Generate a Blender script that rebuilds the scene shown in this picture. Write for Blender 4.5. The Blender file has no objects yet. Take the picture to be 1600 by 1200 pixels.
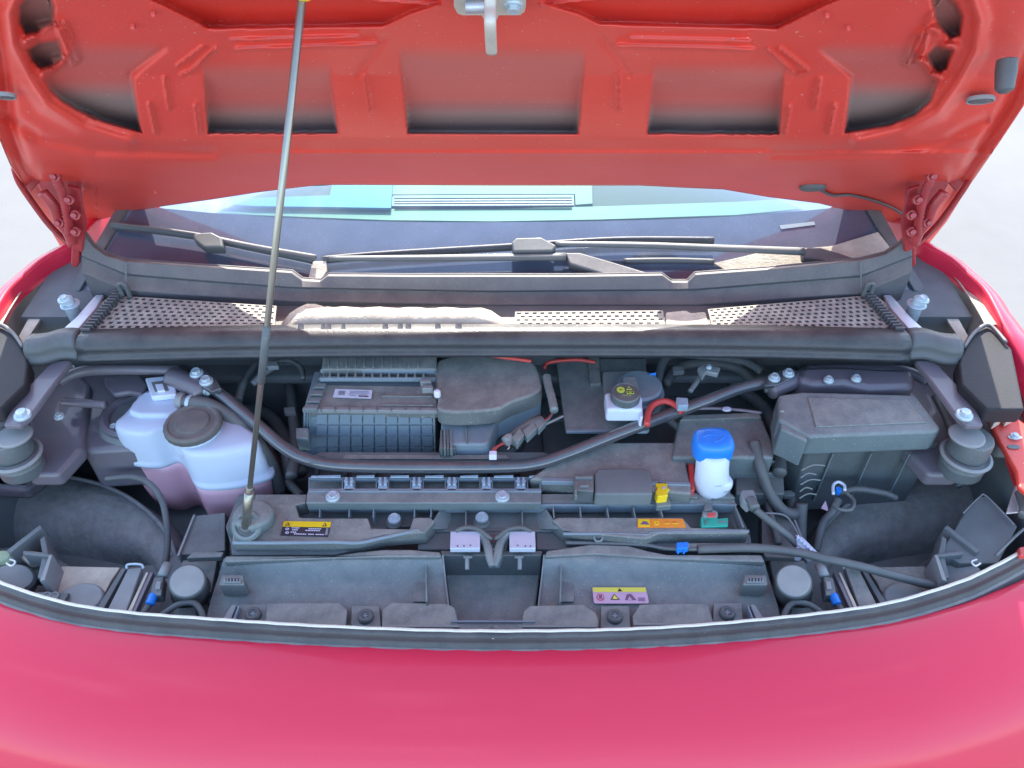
import bpy, bmesh, math, random
import numpy as np
from mathutils import Vector, Matrix
R = math.radians
random.seed(7)
S = bpy.context.scene
COL = S.collection

# ---------------------------------------------------------------- camera, sky, sun, exposure
PITCH = R(42.0)
CAMX, CAMZ, F = 0.028, 1.80, 1208.0
cd = bpy.data.cameras.new('camera'); cam = bpy.data.objects.new('camera', cd); COL.objects.link(cam)
cam.location = (CAMX, 0, CAMZ); cam.rotation_euler = (R(90) - PITCH, 0, 0)
cd.sensor_width = 36; cd.lens = F * 36 / 1600; cd.clip_start = 0.02; cd.clip_end = 500
S.camera = cam
SUN_EL, SUN_AZ = R(38.5), R(1)          # behind the bonnet, a little to the right
W = bpy.data.worlds.new('World'); S.world = W; W.use_nodes = True
wn, wl = W.node_tree.nodes, W.node_tree.links
sky = wn.new('ShaderNodeTexSky'); sky.sky_type = 'NISHITA'; sky.sun_disc = False
sky.sun_elevation = SUN_EL; sky.sun_rotation = SUN_AZ
bg = wn['Background']; bg.inputs['Strength'].default_value = 0.15
# scattered clouds over the sky
tc = wn.new('ShaderNodeTexCoord'); mp = wn.new('ShaderNodeMapping'); mp.inputs['Scale'].default_value = (1.6, 1.6, 3.2)
nz = wn.new('ShaderNodeTexNoise'); nz.inputs['Scale'].default_value = 2.2; nz.inputs['Detail'].default_value = 9; nz.inputs['Roughness'].default_value = .62
cr = wn.new('ShaderNodeValToRGB'); cr.color_ramp.elements[0].position = .54; cr.color_ramp.elements[1].position = .80
mx = wn.new('ShaderNodeMix'); mx.data_type = 'RGBA'; mx.inputs['B'].default_value = (4.6, 4.8, 5.2, 1)
wl.new(tc.outputs['Generated'], mp.inputs[0]); wl.new(mp.outputs[0], nz.inputs['Vector']); wl.new(nz.outputs['Fac'], cr.inputs[0])
wl.new(cr.outputs['Color'], mx.inputs['Factor']); wl.new(sky.outputs[0], mx.inputs['A']); wl.new(mx.outputs['Result'], bg.inputs['Color'])
sd = bpy.data.lights.new('sun', 'SUN'); sun = bpy.data.objects.new('sun', sd); COL.objects.link(sun)
sd.energy = 2.8; sd.angle = R(.53); sd.color = (1, .95, .86)
sdir = Vector((math.sin(SUN_AZ) * math.cos(SUN_EL), math.cos(SUN_AZ) * math.cos(SUN_EL), math.sin(SUN_EL)))
sun.rotation_euler = (-sdir).to_track_quat('-Z', 'Y').to_euler(); sun.location = (0, 3, 6)
S.view_settings.view_transform = 'Standard'; S.view_settings.look = 'None'
S.view_settings.gamma = 1; S.view_settings.exposure = 2.15
S.cycles.max_bounces = 8; S.cycles.diffuse_bounces = 5; S.cycles.transparent_max_bounces = 12

# ---------------------------------------------------------------- measuring: where a line of sight meets a surface of the place
ct, st = math.cos(PITCH), math.sin(PITCH)
def ray(px, py):
    X, V = (px - 800) / F, (py - 600) / F
    return Vector((X, ct - V * st, -(st + V * ct)))
C0 = Vector((CAMX, 0, CAMZ))
def Pz(px, py, z): d = ray(px, py); return C0 + d * ((z - CAMZ) / d.z)
def Py(px, py, Y): d = ray(px, py); return C0 + d * (Y / d.y)
def Pl(px, py, o, n, off=0.0):
    d = ray(px, py); return C0 + d * (((o + n * off) - C0).dot(n) / d.dot(n))
HO = Vector((0, 1.25, 1.140)); HN = Vector((0, -math.sin(R(42)), -math.cos(R(42))))   # bonnet plane, normal towards the viewer
def Hd(px, py, off=0.0): return Pl(px, py, HO, HN, off)
GO = Vector((0, 1.285, 1.0)); GN = Vector((0, -.43, 1)).normalized()                      # windscreen plane
def G(px, py, off=0.0): return Pl(px, py, GO, GN, off)
def Rr(px, p): return px * ((p.y) * ct + (CAMZ - p.z) * st) / F                         # radius in metres of px pixels at p
def top(pts, z=None): return [Pz(q[0], q[1], q[2] if len(q) > 2 else z) for q in pts]
def mir(x): return 1542 - x
def mirl(pts): return [(mir(q[0]),) + tuple(q[1:]) for q in pts][::-1]

# ---------------------------------------------------------------- materials
def nodes(name):
    m = bpy.data.materials.new(name); m.use_nodes = True
    nt = m.node_tree; return m, nt, nt.nodes, nt.links, nt.nodes['Principled BSDF']
def mat(name, col, rough=.5, metal=0, var=.15, scale=30, bump=0.0, bscale=300, dust=None, damt=.5, dscale=18, coat=0, spec=.5, speck=0, sss=0):
    m, nt, n, l, b = nodes(name)
    t = n.new('ShaderNodeTexCoord')
    nz = n.new('ShaderNodeTexNoise'); nz.inputs['Scale'].default_value = scale; nz.inputs['Detail'].default_value = 6
    l.new(t.outputs['Object'], nz.inputs['Vector'])
    mx = n.new('ShaderNodeMix'); mx.data_type = 'RGBA'
    mx.inputs['A'].default_value = tuple(c * (1 - var) for c in col) + (1,)
    mx.inputs['B'].default_value = tuple(min(1, c * (1 + var)) for c in col) + (1,)
    l.new(nz.outputs['Fac'], mx.inputs['Factor'])
    out = mx.outputs['Result']
    rsock = None
    if dust:
        ge = n.new('ShaderNodeNewGeometry'); sp = n.new('ShaderNodeSeparateXYZ'); l.new(ge.outputs['Normal'], sp.inputs[0])
        n2 = n.new('ShaderNodeTexNoise'); n2.inputs['Scale'].default_value = dscale; n2.inputs['Detail'].default_value = 8; n2.inputs['Roughness'].default_value = .65
        l.new(t.outputs['Object'], n2.inputs['Vector'])
        mr = n.new('ShaderNodeMapRange'); mr.inputs['From Min'].default_value = .2; mr.inputs['From Max'].default_value = .95; l.new(sp.outputs['Z'], mr.inputs['Value'])
        mr2 = n.new('ShaderNodeMapRange'); mr2.inputs['From Min'].default_value = .38; mr2.inputs['From Max'].default_value = .62; mr2.inputs['To Min'].default_value = .42; l.new(n2.outputs['Fac'], mr2.inputs['Value'])
        mu = n.new('ShaderNodeMath'); mu.operation = 'MULTIPLY'; l.new(mr.outputs[0], mu.inputs[0]); l.new(mr2.outputs[0], mu.inputs[1])
        mu2 = n.new('ShaderNodeMath'); mu2.operation = 'MULTIPLY'; mu2.inputs[1].default_value = damt; l.new(mu.outputs[0], mu2.inputs[0])
        m2 = n.new('ShaderNodeMix'); m2.data_type = 'RGBA'; m2.inputs['B'].default_value = tuple(dust) + (1,)
        l.new(mu2.outputs[0], m2.inputs['Factor']); l.new(out, m2.inputs['A']); out = m2.outputs['Result']
        ra = n.new('ShaderNodeMapRange'); ra.inputs['To Min'].default_value = rough; ra.inputs['To Max'].default_value = min(1, rough + .35); l.new(mu2.outputs[0], ra.inputs['Value']); rsock = ra.outputs[0]
    if speck:
        v = n.new('ShaderNodeTexNoise'); v.inputs['Scale'].default_value = 420; v.inputs['Detail'].default_value = 2; l.new(t.outputs['Object'], v.inputs['Vector'])
        r2 = n.new('ShaderNodeMapRange'); r2.inputs['From Min'].default_value = .66; r2.inputs['From Max'].default_value = .72; l.new(v.outputs['Fac'], r2.inputs['Value'])
        m3 = n.new('ShaderNodeMix'); m3.data_type = 'RGBA'; m3.inputs['B'].default_value = (.6, .58, .52, 1)
        mm = n.new('ShaderNodeMath'); mm.operation = 'MULTIPLY'; mm.inputs[1].default_value = speck; l.new(r2.outputs[0], mm.inputs[0])
        l.new(mm.outputs[0], m3.inputs['Factor']); l.new(out, m3.inputs['A']); out = m3.outputs['Result']
    l.new(out, b.inputs['Base Color'])
    b.inputs['Roughness'].default_value = rough; b.inputs['Metallic'].default_value = metal
    if rsock: l.new(rsock, b.inputs['Roughness'])
    b.inputs['Specular IOR Level'].default_value = spec
    if coat: b.inputs['Coat Weight'].default_value = coat; b.inputs['Coat Roughness'].default_value = .03
    if sss:
        b.inputs['Subsurface Weight'].default_value = sss; b.inputs['Subsurface Radius'].default_value = (.02, .02, .02); b.inputs['Subsurface Scale'].default_value = .5
    if bump:
        nb = n.new('ShaderNodeTexNoise'); nb.inputs['Scale'].default_value = bscale; nb.inputs['Detail'].default_value = 3; l.new(t.outputs['Object'], nb.inputs['Vector'])
        bp = n.new('ShaderNodeBump'); bp.inputs['Strength'].default_value = bump; bp.inputs['Distance'].default_value = .002
        l.new(nb.outputs['Fac'], bp.inputs['Height']); l.new(bp.outputs[0], b.inputs['Normal'])
    return m
DUST = (.40, .395, .345)
M = {}
M['plastic'] = mat('dusty_grey_plastic', (.135, .175, .185), .45, var=.3, scale=14, bump=.3, dust=DUST, damt=.45, dscale=40, speck=.5)
M['plastic2'] = mat('dusty_brown_plastic', (.14, .16, .16), .55, var=.3, scale=14, bump=.35, dust=DUST, damt=.62, dscale=38, speck=.6)
M['black'] = mat('black_plastic', (.095, .115, .122), .45, var=.35, scale=20, bump=.15, dust=DUST, damt=.3, speck=.25)
M['void'] = mat('grimy_black_metal', (.15, .17, .175), .75, var=.4, scale=9, dust=DUST, damt=.12)
M['waffle'] = mat('blue_grey_plastic', (.19, .25, .30), .45, bump=.15, dust=DUST, damt=.3)
M['rubber'] = mat('black_rubber', (.095, .105, .11), .5, bump=.2, bscale=600, dust=DUST, damt=.2)
M['cowl'] = mat('cowl_plastic', (.10, .10, .11), .5, bump=.3, bscale=700, dust=(.45, .42, .36), damt=.35, speck=.2)
M['mesh'] = mat('dusty_cowl_mesh', (.22, .21, .19), .75, var=.3, bump=.4, dust=(.56, .53, .44), damt=.9, dscale=30)
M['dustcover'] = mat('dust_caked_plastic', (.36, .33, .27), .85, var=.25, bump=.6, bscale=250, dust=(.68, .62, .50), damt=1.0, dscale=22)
M['liner'] = mat('grey_wheelarch_liner', (.20, .22, .23), .9, var=.55, scale=45, bump=1.0, bscale=110, dust=(.42, .40, .34), damt=.45, dscale=60, speck=.6)
M['seal'] = mat('perished_seal_rubber', (.03, .034, .042), .4, var=.3, bump=.3, bscale=200, dust=(.5, .47, .4), damt=.18)
M['lip'] = mat('sunlit_dusty_seal_lip', (.88, .83, .68), .8, var=.12, scale=80, bump=.5)  # dusty lip; the sunlight on it is put into this pale colour
M['steel'] = mat('zinc_bolt', (.48, .58, .63), .42, .25, var=.2, scale=200)
M['rod'] = mat('olive_steel_rod', (.34, .33, .28), .3, .8, var=.2)
M['brace'] = mat('satin_black_tube', (.07, .08, .095), .2, .1, coat=1, dust=DUST, damt=.15)
M['tank'] = mat('milky_tank_plastic', (.52, .61, .74), .45, var=.05, sss=.15, bump=.1, bscale=60)
M['coolant'] = mat('tank_with_pink_coolant', (.74, .44, .52), .4, var=.12, scale=12)
M['blue'] = mat('bright_blue_cap', (.02, .24, .80), .3, var=.05)
M['white'] = mat('white_plastic', (.66, .74, .86), .35, var=.06)
M['tag'] = mat('white_sticker', (.72, .74, .85), .4, var=.05)
M['lilac'] = mat('lilac_white_plate', (.60, .67, .80), .35, .2, var=.08, scale=60)
M['yellow'] = mat('yellow_plastic', (.95, .66, .02), .4, var=.05)
M['paleyellow'] = mat('yellow_print', (.86, .80, .12), .4, var=.03)
M['orange'] = mat('orange_sticker', (.95, .32, .04), .4, var=.03)
M['pink'] = mat('pink_sticker', (.66, .45, .58), .4, var=.12, scale=50)
M['ink'] = mat('dark_print', (.04, .04, .06), .5, var=.1)
M['violetink'] = mat('violet_print', (.22, .12, .20), .5, var=.1)
M['lime'] = mat('lime_print', (.62, .78, .10), .5, var=.03)
M['green'] = mat('green_connector', (.04, .45, .32), .4, var=.1)
M['redhose'] = mat('red_hose', (.70, .09, .08), .4, var=.1)
M['redwire'] = mat('red_wire', (.6, .07, .06), .4)
M['clip'] = mat('pale_blue_clip', (.34, .46, .54), .35, var=.25, scale=120, sss=.1)
M['grey'] = mat('mid_grey_plastic', (.24, .26, .27), .5, dust=DUST, damt=.4)
M['purple'] = mat('thin_red_over_primer', (.15, .14, .165), .4, var=.25, scale=14, coat=.3)
M['silver'] = mat('silver_metal', (.62, .64, .68), .4, .5, var=.25, scale=40)
M['beige'] = mat('beige_latch_metal', (.60, .56, .47), .45, .2, var=.15, scale=60)
M['cyan'] = mat('cyan_card', (.0, .17, .30), .6, var=.04)
M['mint'] = mat('mint_trim', (.10, .19, .15), .6, var=.08)
M['navy'] = mat('navy_plastic', (.035, .07, .16), .5)
M['cabin'] = mat('dark_cabin_trim', (.03, .035, .05), .7)
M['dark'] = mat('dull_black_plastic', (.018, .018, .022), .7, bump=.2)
M['capgreen'] = mat('pale_green_cap', (.34, .42, .26), .6)
M['hinge'] = mat('grubby_shaded_hinge_red', (.36, .03, .035), .4, var=.4, scale=50, coat=.3, bump=.3)  # grubby red; the shade on the hinges is put into its darker base
M['tankcap'] = mat('dusty_black_cap', (.10, .10, .098), .6, bump=.3, dust=(.3, .28, .24), damt=.5)
M['primer'] = mat('grey_primer', (.13, .125, .115), .5)

def paint():
    m, nt, n, l, b = nodes('red_car_paint')
    b.inputs['Base Color'].default_value = (.62, .018, .055, 1); b.inputs['Roughness'].default_value = .5
    b.inputs['Coat Weight'].default_value = .45; b.inputs['Coat Roughness'].default_value = .02
    t = n.new('ShaderNodeTexCoord'); nz = n.new('ShaderNodeTexNoise'); nz.inputs['Scale'].default_value = 900
    l.new(t.outputs['Object'], nz.inputs['Vector'])
    mx = n.new('ShaderNodeMix'); mx.data_type = 'RGBA'; mx.inputs['A'].default_value = (.68, .016, .055, 1); mx.inputs['B'].default_value = (.80, .024, .075, 1)
    l.new(nz.outputs['Fac'], mx.inputs['Factor']); l.new(mx.outputs['Result'], b.inputs['Base Color'])
    n2 = n.new('ShaderNodeTexNoise'); n2.inputs['Scale'].default_value = 60; n2.inputs['Detail'].default_value = 8
    l.new(t.outputs['Object'], n2.inputs['Vector'])
    mr = n.new('ShaderNodeMapRange'); mr.inputs['To Min'].default_value = .06; mr.inputs['To Max'].default_value = .16; l.new(n2.outputs['Fac'], mr.inputs['Value']); l.new(mr.outputs[0], b.inputs['Coat Roughness'])
    return m
M['paint'] = paint()
def under():
    m, nt, n, l, b = nodes('red_underside_paint')
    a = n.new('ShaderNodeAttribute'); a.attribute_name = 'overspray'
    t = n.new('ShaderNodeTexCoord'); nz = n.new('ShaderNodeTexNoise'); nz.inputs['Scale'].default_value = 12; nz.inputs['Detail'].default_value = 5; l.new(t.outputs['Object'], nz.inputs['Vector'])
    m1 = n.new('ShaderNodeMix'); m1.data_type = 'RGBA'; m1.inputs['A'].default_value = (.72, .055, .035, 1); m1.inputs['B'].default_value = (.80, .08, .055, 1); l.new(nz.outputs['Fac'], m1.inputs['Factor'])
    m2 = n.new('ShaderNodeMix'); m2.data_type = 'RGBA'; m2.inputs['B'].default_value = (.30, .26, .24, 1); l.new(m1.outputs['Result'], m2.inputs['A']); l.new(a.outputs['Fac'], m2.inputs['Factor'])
    n2 = n.new('ShaderNodeTexNoise'); n2.inputs['Scale'].default_value = 260; n2.inputs['Detail'].default_value = 2; l.new(t.outputs['Object'], n2.inputs['Vector'])
    mr = n.new('ShaderNodeMapRange'); mr.inputs['From Min'].default_value = .70; mr.inputs['From Max'].default_value = .76; l.new(n2.outputs['Fac'], mr.inputs['Value'])
    m3 = n.new('ShaderNodeMix'); m3.data_type = 'RGBA'; m3.inputs['B'].default_value = (.7, .4, .35, 1); l.new(mr.outputs[0], m3.inputs['Factor']); l.new(m2.outputs['Result'], m3.inputs['A'])
    l.new(m3.outputs['Result'], b.inputs['Base Color']); b.inputs['Roughness'].default_value = .5; b.inputs['Coat Weight'].default_value = .2; b.inputs['Coat Roughness'].default_value = .2
    bp = n.new('ShaderNodeBump'); bp.inputs['Strength'].default_value = .12; bp.inputs['Distance'].default_value = .002
    n4 = n.new('ShaderNodeTexNoise'); n4.inputs['Scale'].default_value = 220; l.new(t.outputs['Object'], n4.inputs['Vector']); l.new(n4.outputs['Fac'], bp.inputs['Height']); l.new(bp.outputs[0], b.inputs['Normal'])
    return m
M['under'] = under()
def glass():
    m = bpy.data.materials.new('tinted_windscreen_glass'); m.use_nodes = True; nt = m.node_tree; n, l = nt.nodes, nt.links
    n.remove(n['Principled BSDF']); o = n['Material Output']
    tr = n.new('ShaderNodeBsdfTransparent'); tr.inputs['Color'].default_value = (.72, .90, .84, 1)
    gl = n.new('ShaderNodeBsdfGlossy'); gl.inputs['Roughness'].default_value = .01
    fr = n.new('ShaderNodeFresnel'); fr.inputs['IOR'].default_value = 1.5
    mx = n.new('ShaderNodeMixShader'); l.new(fr.outputs[0], mx.inputs[0]); l.new(tr.outputs[0], mx.inputs[1]); l.new(gl.outputs[0], mx.inputs[2]); l.new(mx.outputs[0], o.inputs['Surface'])
    return m
M['glass'] = glass()
M['frit'] = mat('black_glass_border', (.10, .12, .17), .10, var=.3, scale=14, coat=1, speck=.2)  # black border; reflected sky is put into its blue-grey base colour
def concrete():
    m, nt, n, l, b = nodes('pale_concrete')
    t = n.new('ShaderNodeTexCoord'); a = n.new('ShaderNodeTexNoise'); a.inputs['Scale'].default_value = 1.2; a.inputs['Detail'].default_value = 12; a.inputs['Roughness'].default_value = .7
    l.new(t.outputs['Object'], a.inputs['Vector'])
    c = n.new('ShaderNodeValToRGB'); c.color_ramp.elements[0].color = (.15, .15, .148, 1); c.color_ramp.elements[1].color = (.185, .185, .182, 1); c.color_ramp.elements[0].position = .3; c.color_ramp.elements[1].position = .7
    l.new(a.outputs['Fac'], c.inputs[0]); l.new(c.outputs[0], b.inputs['Base Color']); b.inputs['Roughness'].default_value = .9
    g = n.new('ShaderNodeTexNoise'); g.inputs['Scale'].default_value = 120; g.inputs['Detail'].default_value = 4; l.new(t.outputs['Object'], g.inputs['Vector'])
    bp = n.new('ShaderNodeBump'); bp.inputs['Strength'].default_value = .15; bp.inputs['Distance'].default_value = .003; l.new(g.outputs['Fac'], bp.inputs['Height']); l.new(bp.outputs[0], b.inputs['Normal'])
    return m
M['concrete'] = concrete()

# ---------------------------------------------------------------- object helpers
def link(name, me, parent=None, label=None, loc=None):
    o = bpy.data.objects.new(name, me); COL.objects.link(o)
    if loc is not None: o.location = loc
    if parent is not None:
        o.parent = parent; o.matrix_parent_inverse = world(parent).inverted()
    if label: o['label'] = label
    return o
def world(o):
    m = o.matrix_basis.copy()
    if o.parent: m = world(o.parent) @ o.matrix_parent_inverse @ m
    return m
def build(name, verts, faces, m, parent=None, label=None, bevel=0, smooth=False, recalc=True, mats=None, fmat=None, seg=2):
    verts = [Vector(v) for v in verts]
    c = sum(verts, Vector()) / len(verts)
    me = bpy.data.meshes.new(name); me.from_pydata([v - c for v in verts], [], faces)
    me.materials.append(M[m])
    for x in (mats or []): me.materials.append(M[x])
    if fmat: me.polygons.foreach_set('material_index', fmat)
    if recalc:
        b = bmesh.new(); b.from_mesh(me); bmesh.ops.recalc_face_normals(b, faces=b.faces); b.to_mesh(me); b.free()
    if smooth or bevel: me.polygons.foreach_set('use_smooth', [True] * len(me.polygons))
    o = link(name, me, parent, label, c)
    if bevel:
        md = o.modifiers.new('edge', 'BEVEL'); md.width = bevel; md.segments = seg; md.limit_method = 'ANGLE'; md.angle_limit = R(28); md.harden_normals = True
    return o
def prism(name, pts, t, m, parent=None, label=None, bevel=.002, d=(0, 0, -1), seg=2, taper=0):
    n = len(pts); d = Vector(d); c = sum(pts, Vector()) / n
    low = [p + d * t + (p - c) * taper for p in pts]
    vs = list(pts) + low
    fs = [list(range(n)), list(range(2 * n - 1, n - 1, -1))] + [[i, i + n, (i + 1) % n + n, (i + 1) % n] for i in range(n)]
    return build(name, vs, fs, m, parent, label, bevel, seg=seg)
def cr_path(pts, n=8, closed=False):
    P = [Vector(p) for p in pts]; out = []; N = len(P)
    for i in range(N if closed else N - 1):
        g = (lambda k: P[k % N]) if closed else (lambda k: P[max(0, min(N - 1, k))])
        a, b, c, d = g(i - 1), g(i), g(i + 1), g(i + 2)
        for k in range(n):
            t = k / n
            out.append(.5 * ((2 * b) + (c - a) * t + (2 * a - 5 * b + 4 * c - d) * t * t + (3 * b - a - 3 * c + d) * t ** 3))
    if not closed: out.append(P[-1])
    return out
def tube(name, pts, r, m, parent=None, label=None, n=8, seg=10, smooth_path=True, radii=None, flat=1.0, corr=0):
    P = cr_path(pts, n) if smooth_path else [Vector(p) for p in pts]
    vs, fs = [], []; up = Vector((0, 0, 1)); prev = None
    for i, p in enumerate(P):
        t = (P[min(i + 1, len(P) - 1)] - P[max(i - 1, 0)]).normalized()
        a = (prev - t * prev.dot(t)) if prev is not None else (up - t * up.dot(t))
        if a.length < 1e-4: a = Vector((0, 1, 0)) - t * t.y
        a.normalize(); prev = a; b = t.cross(a)
        rr = r if radii is None else r * (radii[0] + (radii[1] - radii[0]) * i / (len(P) - 1))
        if corr: rr *= 1 + corr * (i % 2)
        for k in range(seg):
            an = 2 * math.pi * k / seg; vs.append(p + a * (math.cos(an) * rr * flat) + b * (math.sin(an) * rr))
    L = len(P)
    for i in range(L - 1):
        for k in range(seg):
            fs.append([i * seg + k, i * seg + (k + 1) % seg, (i + 1) * seg + (k + 1) % seg, (i + 1) * seg + k])
    fs += [list(range(seg)), [(L - 1) * seg + k for k in range(seg)]]
    o = build(name, vs, fs, m, parent, label, smooth=True)
    return o
def lathe(name, c, prof, m, parent=None, label=None, n=32, axis=(0, 0, 1), bevel=0, sx=1, sy=1, wob=0):
    q = Vector((0, 0, 1)).rotation_difference(Vector(axis).normalized()); vs, fs = [], []
    for (r, h) in prof:
        for k in range(n):
            a = 2 * math.pi * k / n; w = 1 + (wob if k % 2 else 0)
            vs.append(Vector(c) + q @ Vector((math.cos(a) * r * sx * w, math.sin(a) * r * sy * w, h)))
    L = len(prof)
    for i in range(L - 1):
        for k in range(n): fs.append([i * n + k, i * n + (k + 1) % n, (i + 1) * n + (k + 1) % n, (i + 1) * n + k])
    fs += [list(range(n)), [(L - 1) * n + k for k in range(n)]]
    return build(name, vs, fs, m, parent, label, bevel=bevel or .0012)
def loft(name, secs, m, parent=None, label=None, closed=True, cap=True, bevel=0, smooth=True):
    n = len(secs[0]); vs = [v for s in secs for v in s]; fs = []
    for i in range(len(secs) - 1):
        for k in range(n if closed else n - 1):
            fs.append([i * n + k, i * n + (k + 1) % n, (i + 1) * n + (k + 1) % n, (i + 1) * n + k])
    if cap and closed: fs += [list(range(n)), [(len(secs) - 1) * n + k for k in range(n)]]
    return build(name, vs, fs, m, parent, label, smooth=smooth, bevel=bevel)
def levels(name, outline, lv, m, parent=None, label=None, bevel=0, smooth=True):
    c = sum(outline, Vector()) / len(outline); secs = []
    for (s, z) in lv: secs.append([Vector((c.x + (p.x - c.x) * s, c.y + (p.y - c.y) * s, p.z + z)) for p in outline])
    return loft(name, secs, m, parent, label, bevel=bevel, smooth=smooth)
def box(name, c, sx, sy, sz, m, parent=None, label=None, bevel=.0015, rz=0, rx=0):
    q = Matrix.Rotation(rz, 3, 'Z') @ Matrix.Rotation(rx, 3, 'X')
    vs = [Vector(c) + q @ Vector((a * sx / 2, b * sy / 2, d * sz / 2)) for d in (-1, 1) for (a, b) in ((-1, -1), (1, -1), (1, 1), (-1, 1))]
    return build(name, vs, [[0, 3, 2, 1], [4, 5, 6, 7], [0, 1, 5, 4], [1, 2, 6, 5], [2, 3, 7, 6], [3, 0, 4, 7]], m, parent, label, bevel)
# bolts share one mesh for each size
BM = {}
def bolt(c, r, parent, name='bolt', m='steel', axis=(0, 0, 1), h=.5):
    key = (round(r, 4), m, h)
    if key not in BM:
        n = 24; vs, fs = [], []
        def ring(rr, z, hexa=False):
            for k in range(n):
                a = 2 * math.pi * k / n; q = rr
                if hexa: q = rr * math.cos(math.pi / 6) / math.cos((a % (math.pi / 3)) - math.pi / 6)
                vs.append((math.cos(a) * q, math.sin(a) * q, z))
        ring(r, -.003); ring(r, 0); ring(r * .92, r * .16); ring(r * .66, r * .22, True); ring(r * .66, r * h, True); ring(r * .56, r * (h + .12)); ring(r * .3, r * (h + .06))
        for i in range(6):
            for k in range(n): fs.append([i * n + k, i * n + (k + 1) % n, (i + 1) * n + (k + 1) % n, (i + 1) * n + k])
        fs.append([6 * n + k for k in range(n)])
        me = bpy.data.meshes.new('bolt'); me.from_pydata(vs, [], fs); me.materials.append(M[m]); BM[key] = me
    o = link(name, BM[key], None, None, None)
    o.rotation_euler = Vector((0, 0, 1)).rotation_difference(Vector(axis).normalized()).to_euler(); o.location = c
    o.parent = parent; o.matrix_parent_inverse = world(parent).inverted()
    return o
def quadmap(A, B, Cc, D):           # A top-left, B top-right, C bottom-right, D bottom-left
    n = (B - A).cross(D - A).normalized()
    if n.z < 0: n = -n
    return lambda u, v, h=0: (A * (1 - u) + B * u) * (1 - v) + (D * (1 - u) + Cc * u) * v + n * h
def flat(name, qm, poly, h, m, parent, t=.0005):
    return prism(name, [qm(u, v, h) for u, v in poly], t, m, parent, bevel=0)
def rect(u0, v0, u1, v1): return [(u0, v0), (u1, v0), (u1, v1), (u0, v1)]
def text(name, body, qm, u0, v0, u1, v1, h, m, parent):
    cu = bpy.data.curves.new('t', 'FONT'); cu.body = body; cu.resolution_u = 2
    o = bpy.data.objects.new('t', cu); COL.objects.link(o); bpy.context.view_layer.update()
    me = bpy.data.meshes.new_from_object(o); bpy.data.objects.remove(o)
    co = [v.co.copy() for v in me.vertices]; fs = [list(p.vertices) for p in me.polygons]
    x0, x1 = min(c.x for c in co), max(c.x for c in co); y0, y1 = min(c.y for c in co), max(c.y for c in co)
    vs = [qm(u0 + (u1 - u0) * (c.x - x0) / (x1 - x0), v1 - (v1 - v0) * (c.y - y0) / (y1 - y0), h) for c in co]
    return build(name, vs, fs, m, parent, recalc=False)
def thing(name, label, cat, loc, group=None):
    o = bpy.data.objects.new(name, None); COL.objects.link(o); o.location = loc; o.empty_display_size = .1
    o['label'] = label; o['category'] = cat
    if group: o['group'] = group
    return o
def tag(o, label, cat): o['label'] = label; o['category'] = cat; return o

# ---------------------------------------------------------------- ground
g = build('ground', [(-150, -150, 0), (150, -150, 0), (150, 150, 0), (-150, 150, 0)], [[0, 1, 2, 3]], 'concrete'); g['kind'] = 'structure'

car = thing('car', 'bright red car with its bonnet propped open over a dusty engine bay', 'car', (0, 1.2, 0))

# ---------------------------------------------------------------- painted body: nose and wings in one skin
red_px = [(-60, 910), (0, 938), (100, 964), (200, 980), (300, 989), (400, 995), (550, 1000), (771, 1004), (900, 1003), (1000, 1000), (1100, 996), (1200, 989), (1300, 980), (1400, 967), (1500, 942), (1550, 924), (1600, 903), (1660, 870)]
lip_px = [(-60, 885), (0, 916), (100, 947), (200, 962), (300, 970), (400, 977), (500, 983), (650, 989), (771, 991), (900, 990), (1000, 987), (1100, 981), (1200, 972), (1300, 961), (1400, 945), (1500, 915), (1550, 893), (1600, 866), (1660, 825)]
wing_px = [(1585, 540, .972), (1567, 508, .982), (1553, 479, .988), (1536, 450, .992), (1508, 424, .995), (1482, 402, .998), (1437, 376, 1.0)]
wing = [(.915, .80, .845), (.912, .88, .90), (.895, .955, .94)] + [tuple(Pz(*q)) for q in wing_px] + [(.83, 1.42, .985), (.83, 1.8, .98), (.82, 2.6, .98)]
ring = [Vector((-x, y, z)) for x, y, z in wing][::-1] + top(red_px, .792) + [Vector(p) for p in wing]
ring = cr_path(ring, 5)
prof = [(-.002, -.035), (0, -.004), (.004, 0), (.014, .001), (.03, -.001), (.06, -.007), (.09, -.018), (.12, -.034), (.15, -.058), (.175, -.09), (.195, -.13), (.21, -.19), (.218, -.28), (.215, -.40), (.19, -.55)]
secs = []
for i, p in enumerate(ring):
    t = (ring[min(i + 1, len(ring) - 1)] - ring[max(i - 1, 0)]); n = Vector((t.y, -t.x, 0)).normalized()
    s = 1 if p.y < .85 else max(.42, 1 - (p.y - .85) * 2.2)
    secs.append([p + Vector((n.x * a * s, n.y * a * s, b)) for a, b in prof])
body = loft('painted_body', secs, 'paint', car, closed=False)
# grimy tub of the engine bay: floor, side walls, firewall
tub = build('engine_bay_tub', [(-.86, .50, .64), (.86, .50, .64), (.86, 1.2, .66), (-.86, 1.2, .66), (-.86, .50, .70), (.86, .50, .70), (.86, 1.2, .94), (-.86, 1.2, .94)],
            [[0, 1, 2, 3], [0, 1, 5, 4], [1, 2, 6, 5], [3, 0, 4, 7]], 'void', car, recalc=False)
fw = build('firewall', [(-.86, 1.12, .45), (.86, 1.12, .45), (.86, 1.12, .955), (-.86, 1.12, .955), (-.86, 1.3, .97), (.86, 1.3, .97)], [[0, 1, 2, 3], [3, 2, 5, 4]], 'void', car, recalc=False)

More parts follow.
